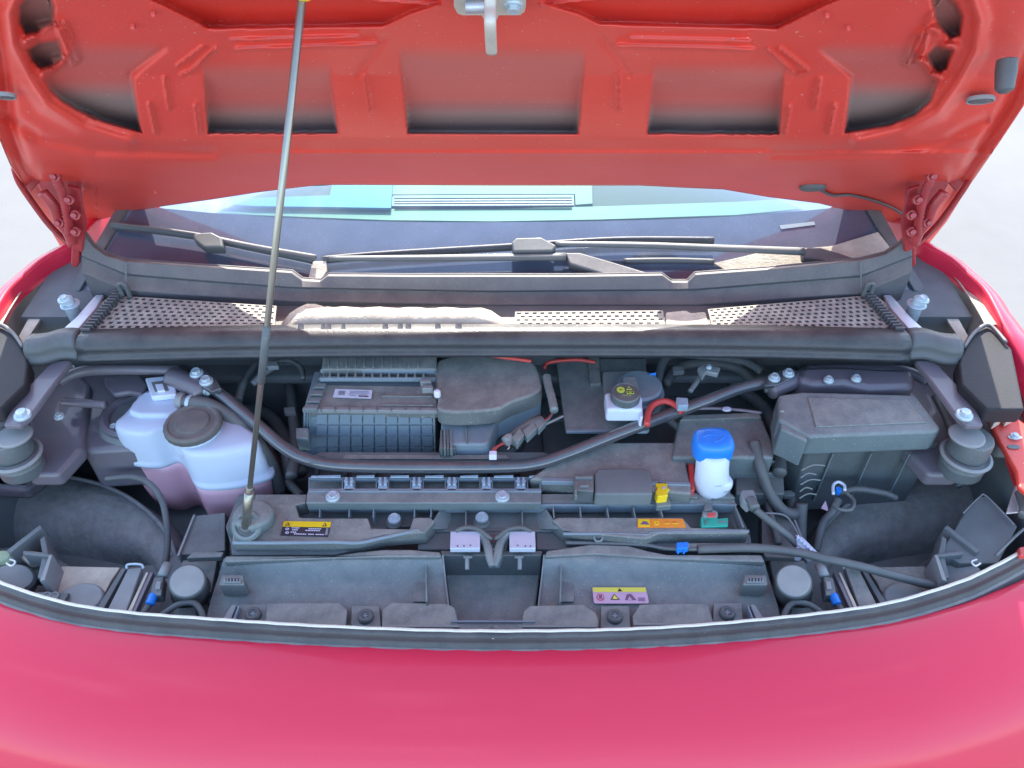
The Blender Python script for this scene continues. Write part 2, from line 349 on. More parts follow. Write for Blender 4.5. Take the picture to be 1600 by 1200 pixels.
# ---------------------------------------------------------------- bonnet underside as a pressed panel with real depth
def interp(xs, pts): a = np.array(pts, float); return np.interp(xs, a[:, 0], a[:, 1])
rear = [(60, 352), (95, 385), (130, 392), (150, 345), (200, 332), (250, 323), (330, 312), (400, 301), (440, 296), (500, 289), (560, 289), (771, 290), (1000, 290), (1060, 293), (1130, 296), (1200, 308), (1280, 318), (1350, 335), (1405, 352), (1440, 385), (1480, 375)]
lft = [(-300, -190), (-160, -110), (0, -38), (100, -20), (200, -8), (240, 8), (262, 18), (300, 45), (330, 62), (395, 100)]
rgt = [(-300, 1800), (-160, 1720), (0, 1668), (100, 1628), (165, 1600), (225, 1560), (300, 1508), (345, 1480), (395, 1440)]
NU, NV = 560, 170
uu = np.linspace(0, 1, NU); vv = np.linspace(0, 1, NV)
def seg_sd(X, Y, poly):
    P = np.array(poly, float); d = np.full(X.shape, 1e9); ins = np.zeros(X.shape, bool); n = len(P)
    for i in range(n):
        a, b = P[i], P[(i + 1) % n]; e = b - a; w0, w1 = X - a[0], Y - a[1]
        t = np.clip((w0 * e[0] + w1 * e[1]) / (e @ e + 1e-9), 0, 1)
        d = np.minimum(d, (w0 - t * e[0]) ** 2 + (w1 - t * e[1]) ** 2)
        c = ((a[1] > Y) != (b[1] > Y)) & (X < (b[0] - a[0]) * (Y - a[1]) / (b[1] - a[1] + 1e-12) + a[0]); ins ^= c
    return np.where(ins, np.sqrt(d), -np.sqrt(d))
def line_d(X, Y, pts):
    d = np.full(X.shape, 1e9)
    for a, b in zip(pts[:-1], pts[1:]):
        a, b = np.array(a, float), np.array(b, float); e = b - a; w0, w1 = X - a[0], Y - a[1]
        t = np.clip((w0 * e[0] + w1 * e[1]) / (e @ e + 1e-9), 0, 1); d = np.minimum(d, np.hypot(w0 - t * e[0], w1 - t * e[1]))
    return d
def sm(x, a, b): t = np.clip((x - a) / (b - a), 0, 1); return t * t * (3 - 2 * t)
V_, U_ = np.meshgrid(vv, uu, indexing='ij')
Yt = -130.0
X_ = np.zeros_like(U_); Y_ = np.zeros_like(U_)
for _ in range(6):                       # outline: rear edge, two sides, front edge
    XL = np.interp(Y_, [p[0] for p in lft], [p[1] for p in lft]); XR = np.interp(Y_, [p[0] for p in rgt], [p[1] for p in rgt])
    X_ = XL + (XR - XL) * U_
    yb = interp(X_, rear); yb = np.where(U_ < .001, 395, np.where(U_ > .999, 385, yb))
    Y_ = yb + (Yt - yb) * V_
off = np.zeros_like(X_); gry = np.zeros_like(X_)
# face folds: pads flat above y=118, pillars and band lean forward, rear strip falls back
off += .021 * np.clip((Y_ - 117) / 100, 0, 1) - .018 * sm(Y_, 240, 300)
off += .006 * np.exp(-((Y_ - 239) / 3.0) ** 2) * sm(X_, 330, 480) * 0.5
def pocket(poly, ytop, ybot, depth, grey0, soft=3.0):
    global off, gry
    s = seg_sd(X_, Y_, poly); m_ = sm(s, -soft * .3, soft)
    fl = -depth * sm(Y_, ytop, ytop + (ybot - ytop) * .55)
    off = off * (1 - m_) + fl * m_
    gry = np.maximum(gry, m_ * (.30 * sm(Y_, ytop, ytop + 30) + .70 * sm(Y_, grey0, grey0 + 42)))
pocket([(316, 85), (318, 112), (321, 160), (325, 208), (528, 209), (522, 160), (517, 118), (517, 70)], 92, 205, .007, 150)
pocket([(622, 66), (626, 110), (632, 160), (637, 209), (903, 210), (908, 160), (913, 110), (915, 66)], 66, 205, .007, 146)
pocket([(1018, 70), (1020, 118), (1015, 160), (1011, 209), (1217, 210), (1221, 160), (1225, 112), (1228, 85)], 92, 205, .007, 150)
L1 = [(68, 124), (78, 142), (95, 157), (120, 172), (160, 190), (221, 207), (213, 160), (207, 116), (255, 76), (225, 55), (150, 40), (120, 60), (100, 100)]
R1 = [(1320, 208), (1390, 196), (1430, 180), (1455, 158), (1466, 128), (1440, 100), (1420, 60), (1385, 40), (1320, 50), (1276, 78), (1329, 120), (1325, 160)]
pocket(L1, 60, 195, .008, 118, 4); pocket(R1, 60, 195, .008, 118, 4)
# openings at the two outer corners
for poly in ([(30, 8), (45, -8), (75, -20), (85, 10), (84, 36), (60, 50), (40, 52), (30, 35)], [(42, 78), (60, 66), (92, 62), (100, 92), (78, 104), (62, 106), (50, 95)],
             [(1478, -10), (1495, 5), (1504, 25), (1500, 55), (1485, 60), (1470, 45), (1462, 30), (1455, -5)], [(1462, 70), (1490, 78), (1478, 108), (1466, 112), (1452, 100), (1448, 85)]):
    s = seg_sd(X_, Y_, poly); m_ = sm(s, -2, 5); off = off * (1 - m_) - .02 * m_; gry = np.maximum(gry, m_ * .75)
# upper pockets behind the pads
for poly in ([(150, -90), (205, -12), (250, 6), (305, 33), (325, 45), (600, 41), (640, 22), (690, 6), (690, -90)], [(850, -90), (850, 6), (905, 22), (937, 38), (1215, 45), (1240, 33), (1290, 8), (1340, -12), (1400, -90)]):
    s = seg_sd(X_, Y_, poly); m_ = sm(s, -1, 4); off = off * (1 - m_) + m_ * (-.022 * sm(Y_, -60, 40))
# broad creases between pads
for a, b, s_ in (((255, 76), (207, 116), 1), ((600, 60), (560, 118), .4), ((940, 60), (985, 118), .4)):
    d = line_d(X_, Y_, [a, b]); off -= .004 * s_ * np.exp(-(d / 5) ** 2)
beads = [[(362, 62), (560, 57)], [(370, 76), (590, 69)], [(985, 60), (1170, 64)], [(965, 71), (1178, 77)],
         [(278, 103), (316, 74)], [(283, 117), (300, 110), (338, 75)], [(1218, 76), (1262, 110), (1250, 117)], [(1200, 78), (1240, 113)],
         [(257, 122), (264, 170)], [(233, 163), (243, 208)], [(305, 165), (311, 208)], [(1281, 124), (1273, 172)], [(1234, 167), (1226, 210)], [(1304, 164), (1295, 210)],
         [(570, 118), (578, 172)], [(967, 117), (967, 172)], [(585, 0), (684, 8)], [(845, 8), (960, -5)],
         [(86, 38), (100, 35), (124, 94), (112, 101), (86, 38)], [(92, 44), (113, 94)], [(97, 43), (118, 92)], [(75, 3), (84, 36)],
         [(1442, 50), (1450, 46), (1440, 92), (1422, 103), (1412, 100), (1430, 56), (1442, 50)], [(1440, 56), (1420, 98)], [(1470, 0), (1448, 40)]]
for bl in beads:
    d = line_d(X_, Y_, bl); off += .0052 * np.exp(-(d / 2.2) ** 2)
for bl, w in (([(62, 42), (78, 38)], 5), ([(40, 64), (52, 58)], 5), ([(84, 94), (98, 88)], 5), ([(66, 116), (78, 110)], 5), ([(1480, 70), (1492, 72)], 5), ([(1455, 44), (1466, 48)], 5), ([(1438, 94), (1452, 100)], 5), ([(1456, 116), (1470, 120)], 5)):
    d = line_d(X_, Y_, bl); off += .012 * np.exp(-(d / w) ** 2)
# raised ring round the side pockets and rounded flange at the edges
for bl in ([(70, -60), (30, -20), (14, 20), (20, 70), (45, 120), (75, 165), (130, 200), (200, 222)], [(1440, -60), (1515, -20), (1532, 30), (1525, 80), (1498, 130), (1465, 175), (1410, 205), (1340, 222)]):
    d = line_d(X_, Y_, bl); off += .009 * np.exp(-(d / 11) ** 2); 
for bl in ([(0, 180), (60, 215), (150, 235), (330, 240)], [(1540, 190), (1480, 218), (1400, 236), (1210, 240)]):
    d = line_d(X_, Y_, bl); off -= .006 * np.exp(-(d / 8) ** 2)
edge = np.minimum(U_, 1 - U_) * (NU - 1) * 3
off -= .02 * np.exp(-((edge - 26) / 9) ** 2) * 0.35 - .004 * np.exp(-(edge / 10) ** 2)
rng = np.random.RandomState(3)
off += .0004 * np.sin(X_ / 37 + 1.3 * np.sin(Y_ / 51)) * np.sin(Y_ / 29 + X_ / 190)
dx = (X_ - 800) / F; dv = (Y_ - 600) / F
D = np.stack([dx, ct - dv * st, -(st + dv * ct)], -1)
hn = np.array(HN); ho = np.array(HO); c0 = np.array(C0)
def onplane(o_): tt = (((ho - c0) @ hn) + o_) / (D @ hn); return c0 + D * tt[..., None]
FR = onplane(off)
BK = onplane(np.zeros_like(off)) - hn * (.022 + .035 * np.clip(V_ * 5, 0, 1) * (1 - (2 * U_ - 1) ** 4) * (1 - (1 - V_) ** 6))[..., None]
vs = np.concatenate([FR.reshape(-1, 3), BK.reshape(-1, 3)]); idx = np.arange(NU * NV).reshape(NV, NU); nb = NU * NV
a = idx[:-1, :-1].ravel(); b_ = idx[:-1, 1:].ravel(); c_ = idx[1:, 1:].ravel(); d_ = idx[1:, :-1].ravel()
f1 = np.stack([a, b_, c_, d_], 1); f2 = np.stack([d_, c_, b_, a], 1) + nb
border = list(idx[0, :]) + list(idx[1:, -1]) + list(idx[-1, -2::-1]) + list(idx[-2:0:-1, 0])
fb = [[border[i], border[i] + nb, border[(i + 1) % len(border)] + nb, border[(i + 1) % len(border)]] for i in range(len(border))]
ctr = Vector(vs.mean(0)); me = bpy.data.meshes.new('bonnet')
me.from_pydata((vs - np.array(ctr)).tolist(), [], f1.tolist() + f2.tolist() + fb)
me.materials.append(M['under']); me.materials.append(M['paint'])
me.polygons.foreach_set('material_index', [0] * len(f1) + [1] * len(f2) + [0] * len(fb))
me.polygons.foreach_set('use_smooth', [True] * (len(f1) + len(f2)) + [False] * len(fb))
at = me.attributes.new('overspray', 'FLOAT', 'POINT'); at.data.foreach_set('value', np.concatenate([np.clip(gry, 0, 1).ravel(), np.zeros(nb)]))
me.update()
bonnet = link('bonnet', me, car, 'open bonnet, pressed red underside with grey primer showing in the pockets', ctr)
nH = HN
def Hring(px, py, o_=0.0): return Hd(px, py, o_)
# latch striker on the bonnet
pl = [Hring(x, y, .012) for x, y in [(709, -30), (709, 12), (714, 22), (722, 25), (752, 25), (757, 34), (768, 37), (776, 34), (780, 25), (812, 25), (820, 20), (822, 10), (822, -30)]]
latch = prism('latch_plate', pl, .006, 'beige', bonnet, bevel=.0015, d=-HN)
tube('striker', [Hring(766, -25, .02), Hring(766, 10, .035), Hring(766, 40, .05), Hring(768, 82, .055)], .0052, 'beige', bonnet, flat=.6)
tube('latch_spring', [Hring(728, 11, .022), Hring(760, 10, .022)], .0045, 'silver', bonnet, n=24, corr=.3)
bolt(Hring(802, 9, .013), .009, bonnet, axis=HN); bolt(Hring(722, -14, .013), .009, bonnet, axis=HN)
# plugs, stops and stiffening strip
for (x, y, a, b2, m_) in ((9, 152, 16, 11, 'silver'), (1532, 158, 22, 11, 'silver')):
    p = Hring(x, y, .016); r = Rr(a, p)
    lathe('oval_plug', p, [(r, -.004), (r, .0), (r * .92, .001), (r * .82, .0), (r * .8, -.001)], 'grey', bonnet, axis=HN, sy=.68, n=28)
    lathe('plug_recess', p, [(r * .76, -.001), (r * .76, .0008), (r * .4, .0012), (r * .35, .0005)], 'black', bonnet, axis=HN, sy=.66, n=24)
p = Hring(1574, 92, .012); r = Rr(15, p)
lathe('rubber_stop', p, [(r, 0), (r * 1.05, .012), (r * .9, .03), (r * .4, .034)], 'rubber', bonnet, axis=HN + Vector((0, 0, -.3)), n=24)
p = Hring(1270, 292, .006); r = Rr(21, p)
lathe('rubber_plug', p, [(r, -.002), (r, .003), (r * .8, .006), (r * .3, .005)], 'rubber', bonnet, axis=HN, sy=.62, n=28)
tube('rubber_strip', [Hring(x, y, .006) for x, y in ((1280, 296), (1300, 305), (1330, 305), (1370, 315), (1400, 328), (1420, 344))], .005, 'rubber', bonnet, flat=.5)
for x0, x1 in ((448, 522), (1022, 1102)):
    p = Hring((x0 + x1) / 2, 283, -.02); r = Rr((x1 - x0) / 2, p)
    lathe('rear_bump_rest', p, [(r, -.02), (r, .0), (r * .9, .006), (r * .3, .008)], 'rubber', bonnet, axis=HN, sy=.28, n=32)
for x, y in ((240, 22), (208, 42), (1292, 24), (1325, 44), (47, 180), (12, 210), (1494, 185), (1530, 182), (1524, 213), (582, 185), (959, 186), (243, 300), (1278, 260)):
    p = Hring(x, y, .004); lathe('small_hole_plug', p, [(.0025, -.002), (.0025, .002), (.001, .003)], 'void' if x > 1490 or x < 50 else 'redhose', bonnet, axis=HN, n=10)

# hinges: red painted stamped arms at both rear corners
def hinge(mx):
    f = (lambda x: x) if not mx else mir
    hz = lambda pts, Y: [Py(f(x), y, Y) for x, y in pts]
    rt = prism('hinge', hz([(62, 262), (88, 256), (118, 262), (124, 300), (128, 352), (112, 372), (96, 350), (76, 318), (60, 290)], 1.19), .012, 'hinge', car, bevel=.003, d=(0, 1, 0))
    prism('hinge_arm', hz([(104, 290), (122, 296), (134, 350), (128, 395), (112, 388), (106, 340)], 1.165), .008, 'hinge', rt, bevel=.002, d=(0, 1, 0))
    prism('hinge_leg', hz([(112, 372), (126, 374), (124, 412), (118, 420), (110, 414)], 1.18), .01, 'hinge', rt, bevel=.003, d=(0, 1, 0))
    tube('hinge_edge', hz([(22, 262), (30, 285), (52, 318), (76, 350), (98, 372), (112, 384)], 1.18), .007, 'hinge', rt, flat=.6)
    tube('hinge_link', hz([(66, 300), (84, 322), (92, 344), (106, 362), (114, 380)], 1.15), .009, 'hinge', rt)
    tube('hinge_spring', hz([(82, 268), (96, 300), (104, 330), (108, 366)], 1.145), .006, 'hinge', rt, n=14, corr=.35)
    for x, y in ((86, 276), (108, 312), (92, 348), (118, 336), (118, 362)):
        bolt(hz([(x, y)], 1.143)[0], .0085, rt, m='hinge', axis=(0, -1, .4), h=.8)
    prism('hinge_bracket', hz([(30, 262), (52, 256), (62, 285), (48, 300), (34, 286)], 1.2), .006, 'hinge', rt, bevel=.002, d=(0, 1, 0))
    return rt
hinge(False); hinge(True)

# ---------------------------------------------------------------- windscreen, cabin
def gedge(Y, s): return Vector((s * (.77 - .3 * (Y - 1.22)), Y, 1.0 + .43 * (Y - 1.285)))
arc = [(140, 318), (180, 319), (260, 326), (400, 338), (600, 346), (770, 347), (950, 345), (1150, 338), (1300, 325), (1372, 316), (1400, 314)]
arcw = cr_path([G(x, y) for x, y in arc], 4); n = len(arcw)
arcw = [Vector((max(-1, min(1, p.x / (.77 - .3 * (p.y - 1.22)))) * (.77 - .3 * (p.y - 1.22)), p.y, p.z)) for p in arcw]
us = [p.x / (.77 - .3 * (p.y - 1.22)) for p in arcw]
low = [gedge(1.19, 1) * 1 for _ in us]; low = [Vector((u * gedge(1.19, 1).x, 1.19, gedge(1.19, 1).z)) for u in us]
hi = [Vector((u * gedge(1.95, 1).x, 1.95, gedge(1.95, 1).z)) for u in us]
glass_o = loft('windscreen_glass', [arcw, hi], 'glass', car, closed=False)
loft('windscreen_black_border', [low, arcw], 'frit', car, closed=False)
for s in (-1, 1):
    q = [gedge(1.19, s), gedge(1.95, s), gedge(1.95, s) + Vector((s * .045, 0, -.01)), gedge(1.19, s) + Vector((s * .03, 0, -.01))]
    prism('windscreen_pillar', [p + Vector((0, 0, .006)) for p in q], .02, 'rubber', car, bevel=.003)
# dashboard
DZ = .985
dash = prism('dashboard', [Vector(p) for p in [(-.66, 1.46, DZ), (-.4, 1.435, DZ), (0, 1.425, DZ), (.4, 1.435, DZ), (.68, 1.46, DZ), (.66, 2.2, DZ), (-.66, 2.2, DZ)]], .05, 'cabin', car, bevel=.01)
def strip(pts_lo, pts_hi, z, t, m, name, par, label=None, bevel=.001):
    return prism(name, top(pts_lo, z) + top(pts_hi, z)[::-1], t, m, par, label, bevel)
mint_hi = [(250, 318), (400, 326), (600, 326), (771, 326), (940, 322), (1150, 315), (1300, 306), (1430, 300)]
mint_lo = [(250, 326), (400, 336), (600, 344), (771, 346), (940, 343), (1150, 336), (1300, 322), (1430, 312)]
strip(mint_lo, mint_hi, DZ + .004, .03, 'mint', 'dashboard_front_trim', dash)
vent = prism('demister_vent', top([(613, 305), (897, 304), (897, 321), (610, 322)], DZ + .006), .006, 'navy', dash, bevel=.001)
for i in range(4): prism('vent_slat', top([(617, 307.5 + i * 4), (894, 306.5 + i * 4), (894, 308.5 + i * 4), (616, 309.5 + i * 4)], DZ + .011), .003, 'mint' if i == 0 else 'frit', dash, bevel=0)
prism('vent_surround', top([(615, 270), (925, 270), (926, 318), (899, 320), (898, 303), (612, 304)], DZ + .007), .006, 'mint', dash, bevel=.001)
cy = prism('cyan_card', top([(524, 262), (615, 262), (611, 325), (545, 324), (400, 322), (300, 316), (300, 312), (515, 305)], DZ + .014), .005, 'cyan', None, bevel=.0005)
tag(cy, 'bright cyan flat card lying on the dashboard behind the windscreen', 'card')
prism('blue_tag', [G(x, y, .0015) for x, y in [(1218, 352), (1272, 346), (1274, 351), (1220, 358)]], .001, 'waffle', car, 'pale blue tag on the windscreen border', bevel=0)

# ---------------------------------------------------------------- wipers
def wiper(arm, blade, jx, elbow, pivot):
    rt = tube('wiper', [G(x, y, .032) for x, y in arm], .0085, 'rubber', car, flat=.7, seg=12, radii=(.75, 1.15))
    tube('wiper_blade', [G(x, y, .014) for x, y in blade], .0062, 'rubber', rt, flat=1.3, seg=8)
    tube('wiper_blade_spine', [G(x, y - 3, .02) for x, y in blade], .0035, 'cowl', rt, seg=8)
    prism('blade_connector', [G(x, y, .042) for x, y in jx], .024, 'rubber', rt, bevel=.004, d=-GN)
    prism('wiper_elbow', [G(x, y, .035) for x, y in elbow], .02, 'cowl', rt, bevel=.004, d=-GN)
    if pivot:
        p = G(pivot[0], pivot[1], .02); lathe('pivot_cap', p, [(.018, -.02), (.018, .008), (.012, .016), (.004, .018)], 'cowl', rt, axis=GN, n=24)
wiper([(515, 404), (700, 403), (884, 401)], [(175, 352), (300, 368), (400, 388), (490, 407)], [(300, 372), (303, 364), (330, 362), (346, 370), (348, 386), (318, 386)],
      [(882, 394), (906, 394), (955, 408), (1018, 427), (1015, 436), (960, 434), (890, 412)], None)
wiper([(868, 381), (1000, 383), (1130, 388), (1256, 393)], [(505, 406), (600, 398), (800, 386), (960, 376), (1115, 376)], [(799, 378), (806, 371), (846, 370), (870, 383), (864, 392), (802, 393)],
      [(1254, 386), (1282, 386), (1310, 394), (1340, 404), (1336, 412), (1300, 410), (1256, 402)], None)
tube('second_wiper_arm', [G(x, y, .03) for x, y in ((340, 374), (400, 386), (494, 402))], .005, 'cowl', car)
tube('wiper_blade_end', [G(x, y, .012) for x, y in ((975, 408), (1050, 407), (1115, 409))], .0055, 'rubber', car)
prism('beige_glass_reflection', [G(x, y, .004) for x, y in [(1115, 411), (1180, 396), (1300, 384), (1372, 362), (1396, 392), (1345, 412), (1150, 432)]], .003, 'dustcover', car, bevel=.001)  # beige sheet laid on the glass, standing in for a reflection of sunlit cowl
prism('cowl_tab', [G(x, y, .02) for x, y in [(488, 408), (510, 407), (511, 424), (500, 440), (480, 440)]], .006, 'dustcover', car, bevel=.002, d=-GN)

# ---------------------------------------------------------------- scuttle (cowl) panel below the glass
ctop = [(128, 362), (145, 385), (165, 399), (196, 408), (300, 416), (455, 426), (472, 438), (500, 440), (512, 431), (640, 432), (771, 432), (900, 432), (1035, 430), (1050, 441), (1075, 441), (1087, 429), (1200, 421), (1345, 407), (1385, 397), (1410, 380), (1425, 360)]
def below(x, a): return float(np.interp(x, [p[0] for p in a], [p[1] for p in a]))
ccr = [(128, 400), (200, 430), (455, 449), (771, 455), (1087, 452), (1345, 431), (1425, 400)]
cbt = [(128, 425), (200, 455), (455, 470), (771, 476), (1087, 476), (1345, 458), (1425, 425)]
s0 = [Py(x, y, 1.185) + Vector((0, .03, -.05)) for x, y in ctop]; s1 = [Py(x, y, 1.185) + Vector((0, .008, -.001)) for x, y in ctop]; s2 = [Py(x, y, 1.178) for x, y in ctop]
s3 = [Py(x, below(x, ccr), 1.165) for x, y in ctop]; s3b = [Py(x, below(x, ccr) + 1.5, 1.172) for x, y in ctop]; s4 = [Py(x, below(x, cbt), 1.15) for x, y in ctop]; s5 = [p + Vector((0, .0, -.06)) for p in s4]
scut = loft('scuttle_panel', [s0, s1, s2, s3, s3b, s4, s5], 'cowl', car, closed=False, smooth=False, bevel=.002)
tube('scuttle_top_edge', s1, .0025, 'cowl', scut, smooth_path=False, seg=6)
for x in (197, 1345): prism('panel_joint', [Py(x - 1.2, below(x, ctop) + 2, 1.172), Py(x + 1.2, below(x, ctop) + 2, 1.172), Py(x + 1.2, below(x, cbt), 1.146), Py(x - 1.2, below(x, cbt), 1.146)], .001, 'void', scut, bevel=0, d=(0, -1, 0))
for x, y in ((186, 447), (1354, 447)):
    p = Py(x, y, 1.135); tube('clip_hook', [p + Vector((0, 0, -.02)), p, p + Vector((.006, 0, .006)), p + Vector((.012, 0, 0)), p + Vector((.012, 0, -.025))], .004, 'black', scut)
# trough under the grilles
prism('scuttle_trough', top([(100, 540), (150, 470), (197, 458), (455, 466), (771, 470), (1087, 470), (1345, 458), (1400, 470), (1440, 540)], .955), .02, 'cowl', car, bevel=.004)
def perforated(A, B, Cc, D, nx, ny, name, label=None, hx=.24, hy=.24):
    qm = quadmap(A, B, Cc, D); vs, fs, key = [], [], {}
    def V(u, v):
        k = (round(u, 5), round(v, 5))
        if k not in key: key[k] = len(vs); vs.append(qm(u, v))
        return key[k]
    for j in range(ny):
        v0, v1 = j / ny, (j + 1) / ny; sh = .5 if j % 2 else 0
        cells = [(k + sh) / nx for k in range(nx if not sh else nx - 1)]
        if sh: fs.append([V(0, v0), V(.5 / nx, v0), V(.5 / nx, v1), V(0, v1)]); fs.append([V(1 - .5 / nx, v0), V(1, v0), V(1, v1), V(1 - .5 / nx, v1)])
        for u0 in cells:
            u1 = u0 + 1 / nx; um = (u0 + u1) / 2; w = 1 / nx; h = v1 - v0
            o6 = [V(u0, v0), V(um, v0), V(u1, v0), V(u1, v1), V(um, v1), V(u0, v1)]
            b0 = len(vs); vm = (v0 + v1) / 2
            for (a, b) in ((-.5 + hx, -.28), (0, -.5 + hy), (.5 - hx, -.28), (.5 - hx, .28), (0, .5 - hy), (-.5 + hx, .28)): vs.append(qm(um + a * w, vm + b * h))
            for q in range(6): fs.append([o6[q], o6[(q + 1) % 6], b0 + (q + 1) % 6, b0 + q])
    o = build(name, vs, fs, 'mesh', car, label)
    md = o.modifiers.new('thickness', 'SOLIDIFY'); md.thickness = .003; md.offset = -1
    return o, qm
zg = .985
g1, q1 = perforated(*top([(186, 462), (432, 478), (428, 517), (140, 521)], zg), 21, 9, 'air_intake_grille')
g2, q2 = perforated(*top([(805, 487), (1036, 485), (1040, 514), (803, 514)], zg), 19, 5, 'air_intake_grille')
g3, q3 = perforated(*top([(1106, 483), (1350, 462), (1404, 517), (1114, 517)], zg), 24, 8, 'air_intake_grille')
for gg, pts in ((g1, [(140, 521), (428, 517)]), (g2, [(803, 514), (1040, 514)]), (g3, [(1114, 517), (1404, 517)])):
    prism('grille_lower_edge', top([pts[0], pts[1], (pts[1][0] + 2, pts[1][1] + 9), (pts[0][0] - 4, pts[0][1] + 9)], zg - .001), .012, 'cowl', gg, bevel=.001)
for gg, a, b in ((g1, (184, 458), (128, 522)), (g3, (1356, 458), (1412, 520))):
    A_, B_ = Pz(*a, zg + .004), Pz(*b, zg + .004)
    tube('grille_side_rail', [A_, B_], .004, 'cowl', gg, smooth_path=False)
    for i in range(14):
        p = A_.lerp(B_, (i + .5) / 14); box('comb_tooth', p + Vector((.006 if gg is g1 else -.006, 0, .003)), .016, .003, .012, 'cowl', gg, bevel=0)
# caked duct cover between the grilles: a shallow dome
def duct(pts_b, pts_f, z, hgt, name):
    n = len(pts_b); secs = []
    B_, F_ = top(pts_b, z), top(pts_f, z)
    for k, t in enumerate((0, .06, .2, .45, .7, .86, .95, 1.0)):
        hh = (0, .5, .85, 1, .95, .75, .4, 0)[k] * hgt
        row = []
        for i in range(n):
            e = min(i, n - 1 - i) / (n - 1) * 2; ef = 1 - (1 - min(1, e * 3.2)) ** 2.2
            row.append(B_[i].lerp(F_[i], t) + Vector((0, 0, hh * ef + .0015 * math.sin(i * 1.7 + k))))
        secs.append(row)
    return loft(name, secs, 'dustcover', car, closed=False)
nn = 26
bk = [(440 + (796 - 440) * i / (nn - 1),) for i in range(nn)]
pb = [(x[0], float(np.interp(x[0], [440, 455, 475, 500, 520, 771, 785, 800], [505, 492, 484, 486, 491, 493, 499, 508]))) for x in bk]
pf = [(x[0], 521) for x in bk]
dc = duct(pb, pf, .972, .028, 'dusty_duct_cover')
dc['label'] = 'long duct cover caked in pale dust with dark drip stains'
for x, w in ((466, 8), (502, 6), (510, 7), (534, 5), (598, 8), (622, 7), (634, 8), (680, 8), (712, 9)):
    prism('drip_stain', [Pz(x, 504, 1.001), Pz(x + w, 505, 1.001), Pz(x + w + 1, 516, .994), Pz(x - 1, 516, .994)], .003, 'cowl', dc, bevel=0)
dc2 = prism('dusty_duct_block', top([(1040, 487), (1072, 484), (1080, 488), (1103, 486), (1112, 521), (1040, 521)], .987), .02, 'dustcover', car, bevel=.004)
# end brackets of the scuttle
for f in (lambda x: x, mir):
    h_ = prism('scuttle_end_bracket', top([(f(82), 528), (f(118), 496), (f(150), 460), (f(162), 460), (f(150), 482), (f(112), 526)], .985), .006, 'silver', car, bevel=.002)
    prism('bracket_plate', top([(f(112), 526), (f(150), 478), (f(172), 462), (f(182), 466), (f(128), 524)], .98), .01, 'dustcover', h_, bevel=.002)
    p = Pz(f(111), 478, .985); lathe('hinge_stud', p, [(.012, -.03), (.012, 0), (.017, .002), (.017, .005), (.009, .007), (.009, .018), (.004, .02)], 'steel', h_, n=20)
    bolt(Pz(f(100), 468, 1.0), .011, h_)
# bulb seal along the rear edge of the bay
ds = [(.035, .0), (.012, .004), (.002, .001), (-.006, -.006), (-.009, -.014), (-.008, -.021), (-.011, -.024), (-.015, -.027), (-.015, -.032), (-.009, -.038), (.01, -.042), (.04, -.042)]
sp = cr_path([Pz(x, y, .992) for x, y in [(118, 535), (250, 531), (400, 528), (600, 526), (771, 526), (950, 526), (1140, 527), (1290, 530), (1425, 534)]], 5)
rs = loft('rear_bay_seal', [[p + Vector((0, a, b)) for a, b in ds] for p in sp], 'seal', car)
for f in (lambda x: x, mir):
    e = cr_path([Pz(f(x), y, .992) for x, y in [(36, 540), (60, 538), (90, 530), (116, 531)]], 3)
    loft('seal_end_piece', [[p + Vector((0, a * .9, b)) for a, b in ds] for p in e], 'rubber', rs)

# ================================================================ engine bay
def P(name, pts, z, t, m, parent=None, label=None, bevel=.002, taper=0): return prism(name, top(pts, z), t, m, parent or car, label, bevel, taper=taper)
def T(name, pts, z, rpx, m, parent=None, **k):
    q = top(pts, z); return tube(name, q, Rr(rpx, q[0]), m, parent or car, **k)
def cyl(name, x, y, z, rpx, h, m, parent=None, sy=1, axis=(0, 0, 1), bev=.08, n=32, label=None, taper=1.0):
    p = Pz(x, y, z); r = Rr(rpx, p)
    return lathe(name, p, [(r * taper, -h), (r, -r * bev), (r * (1 - bev * .6), -r * bev * .3), (r * (1 - bev), 0)], m, parent or car, label, sy=sy, axis=axis, n=n)

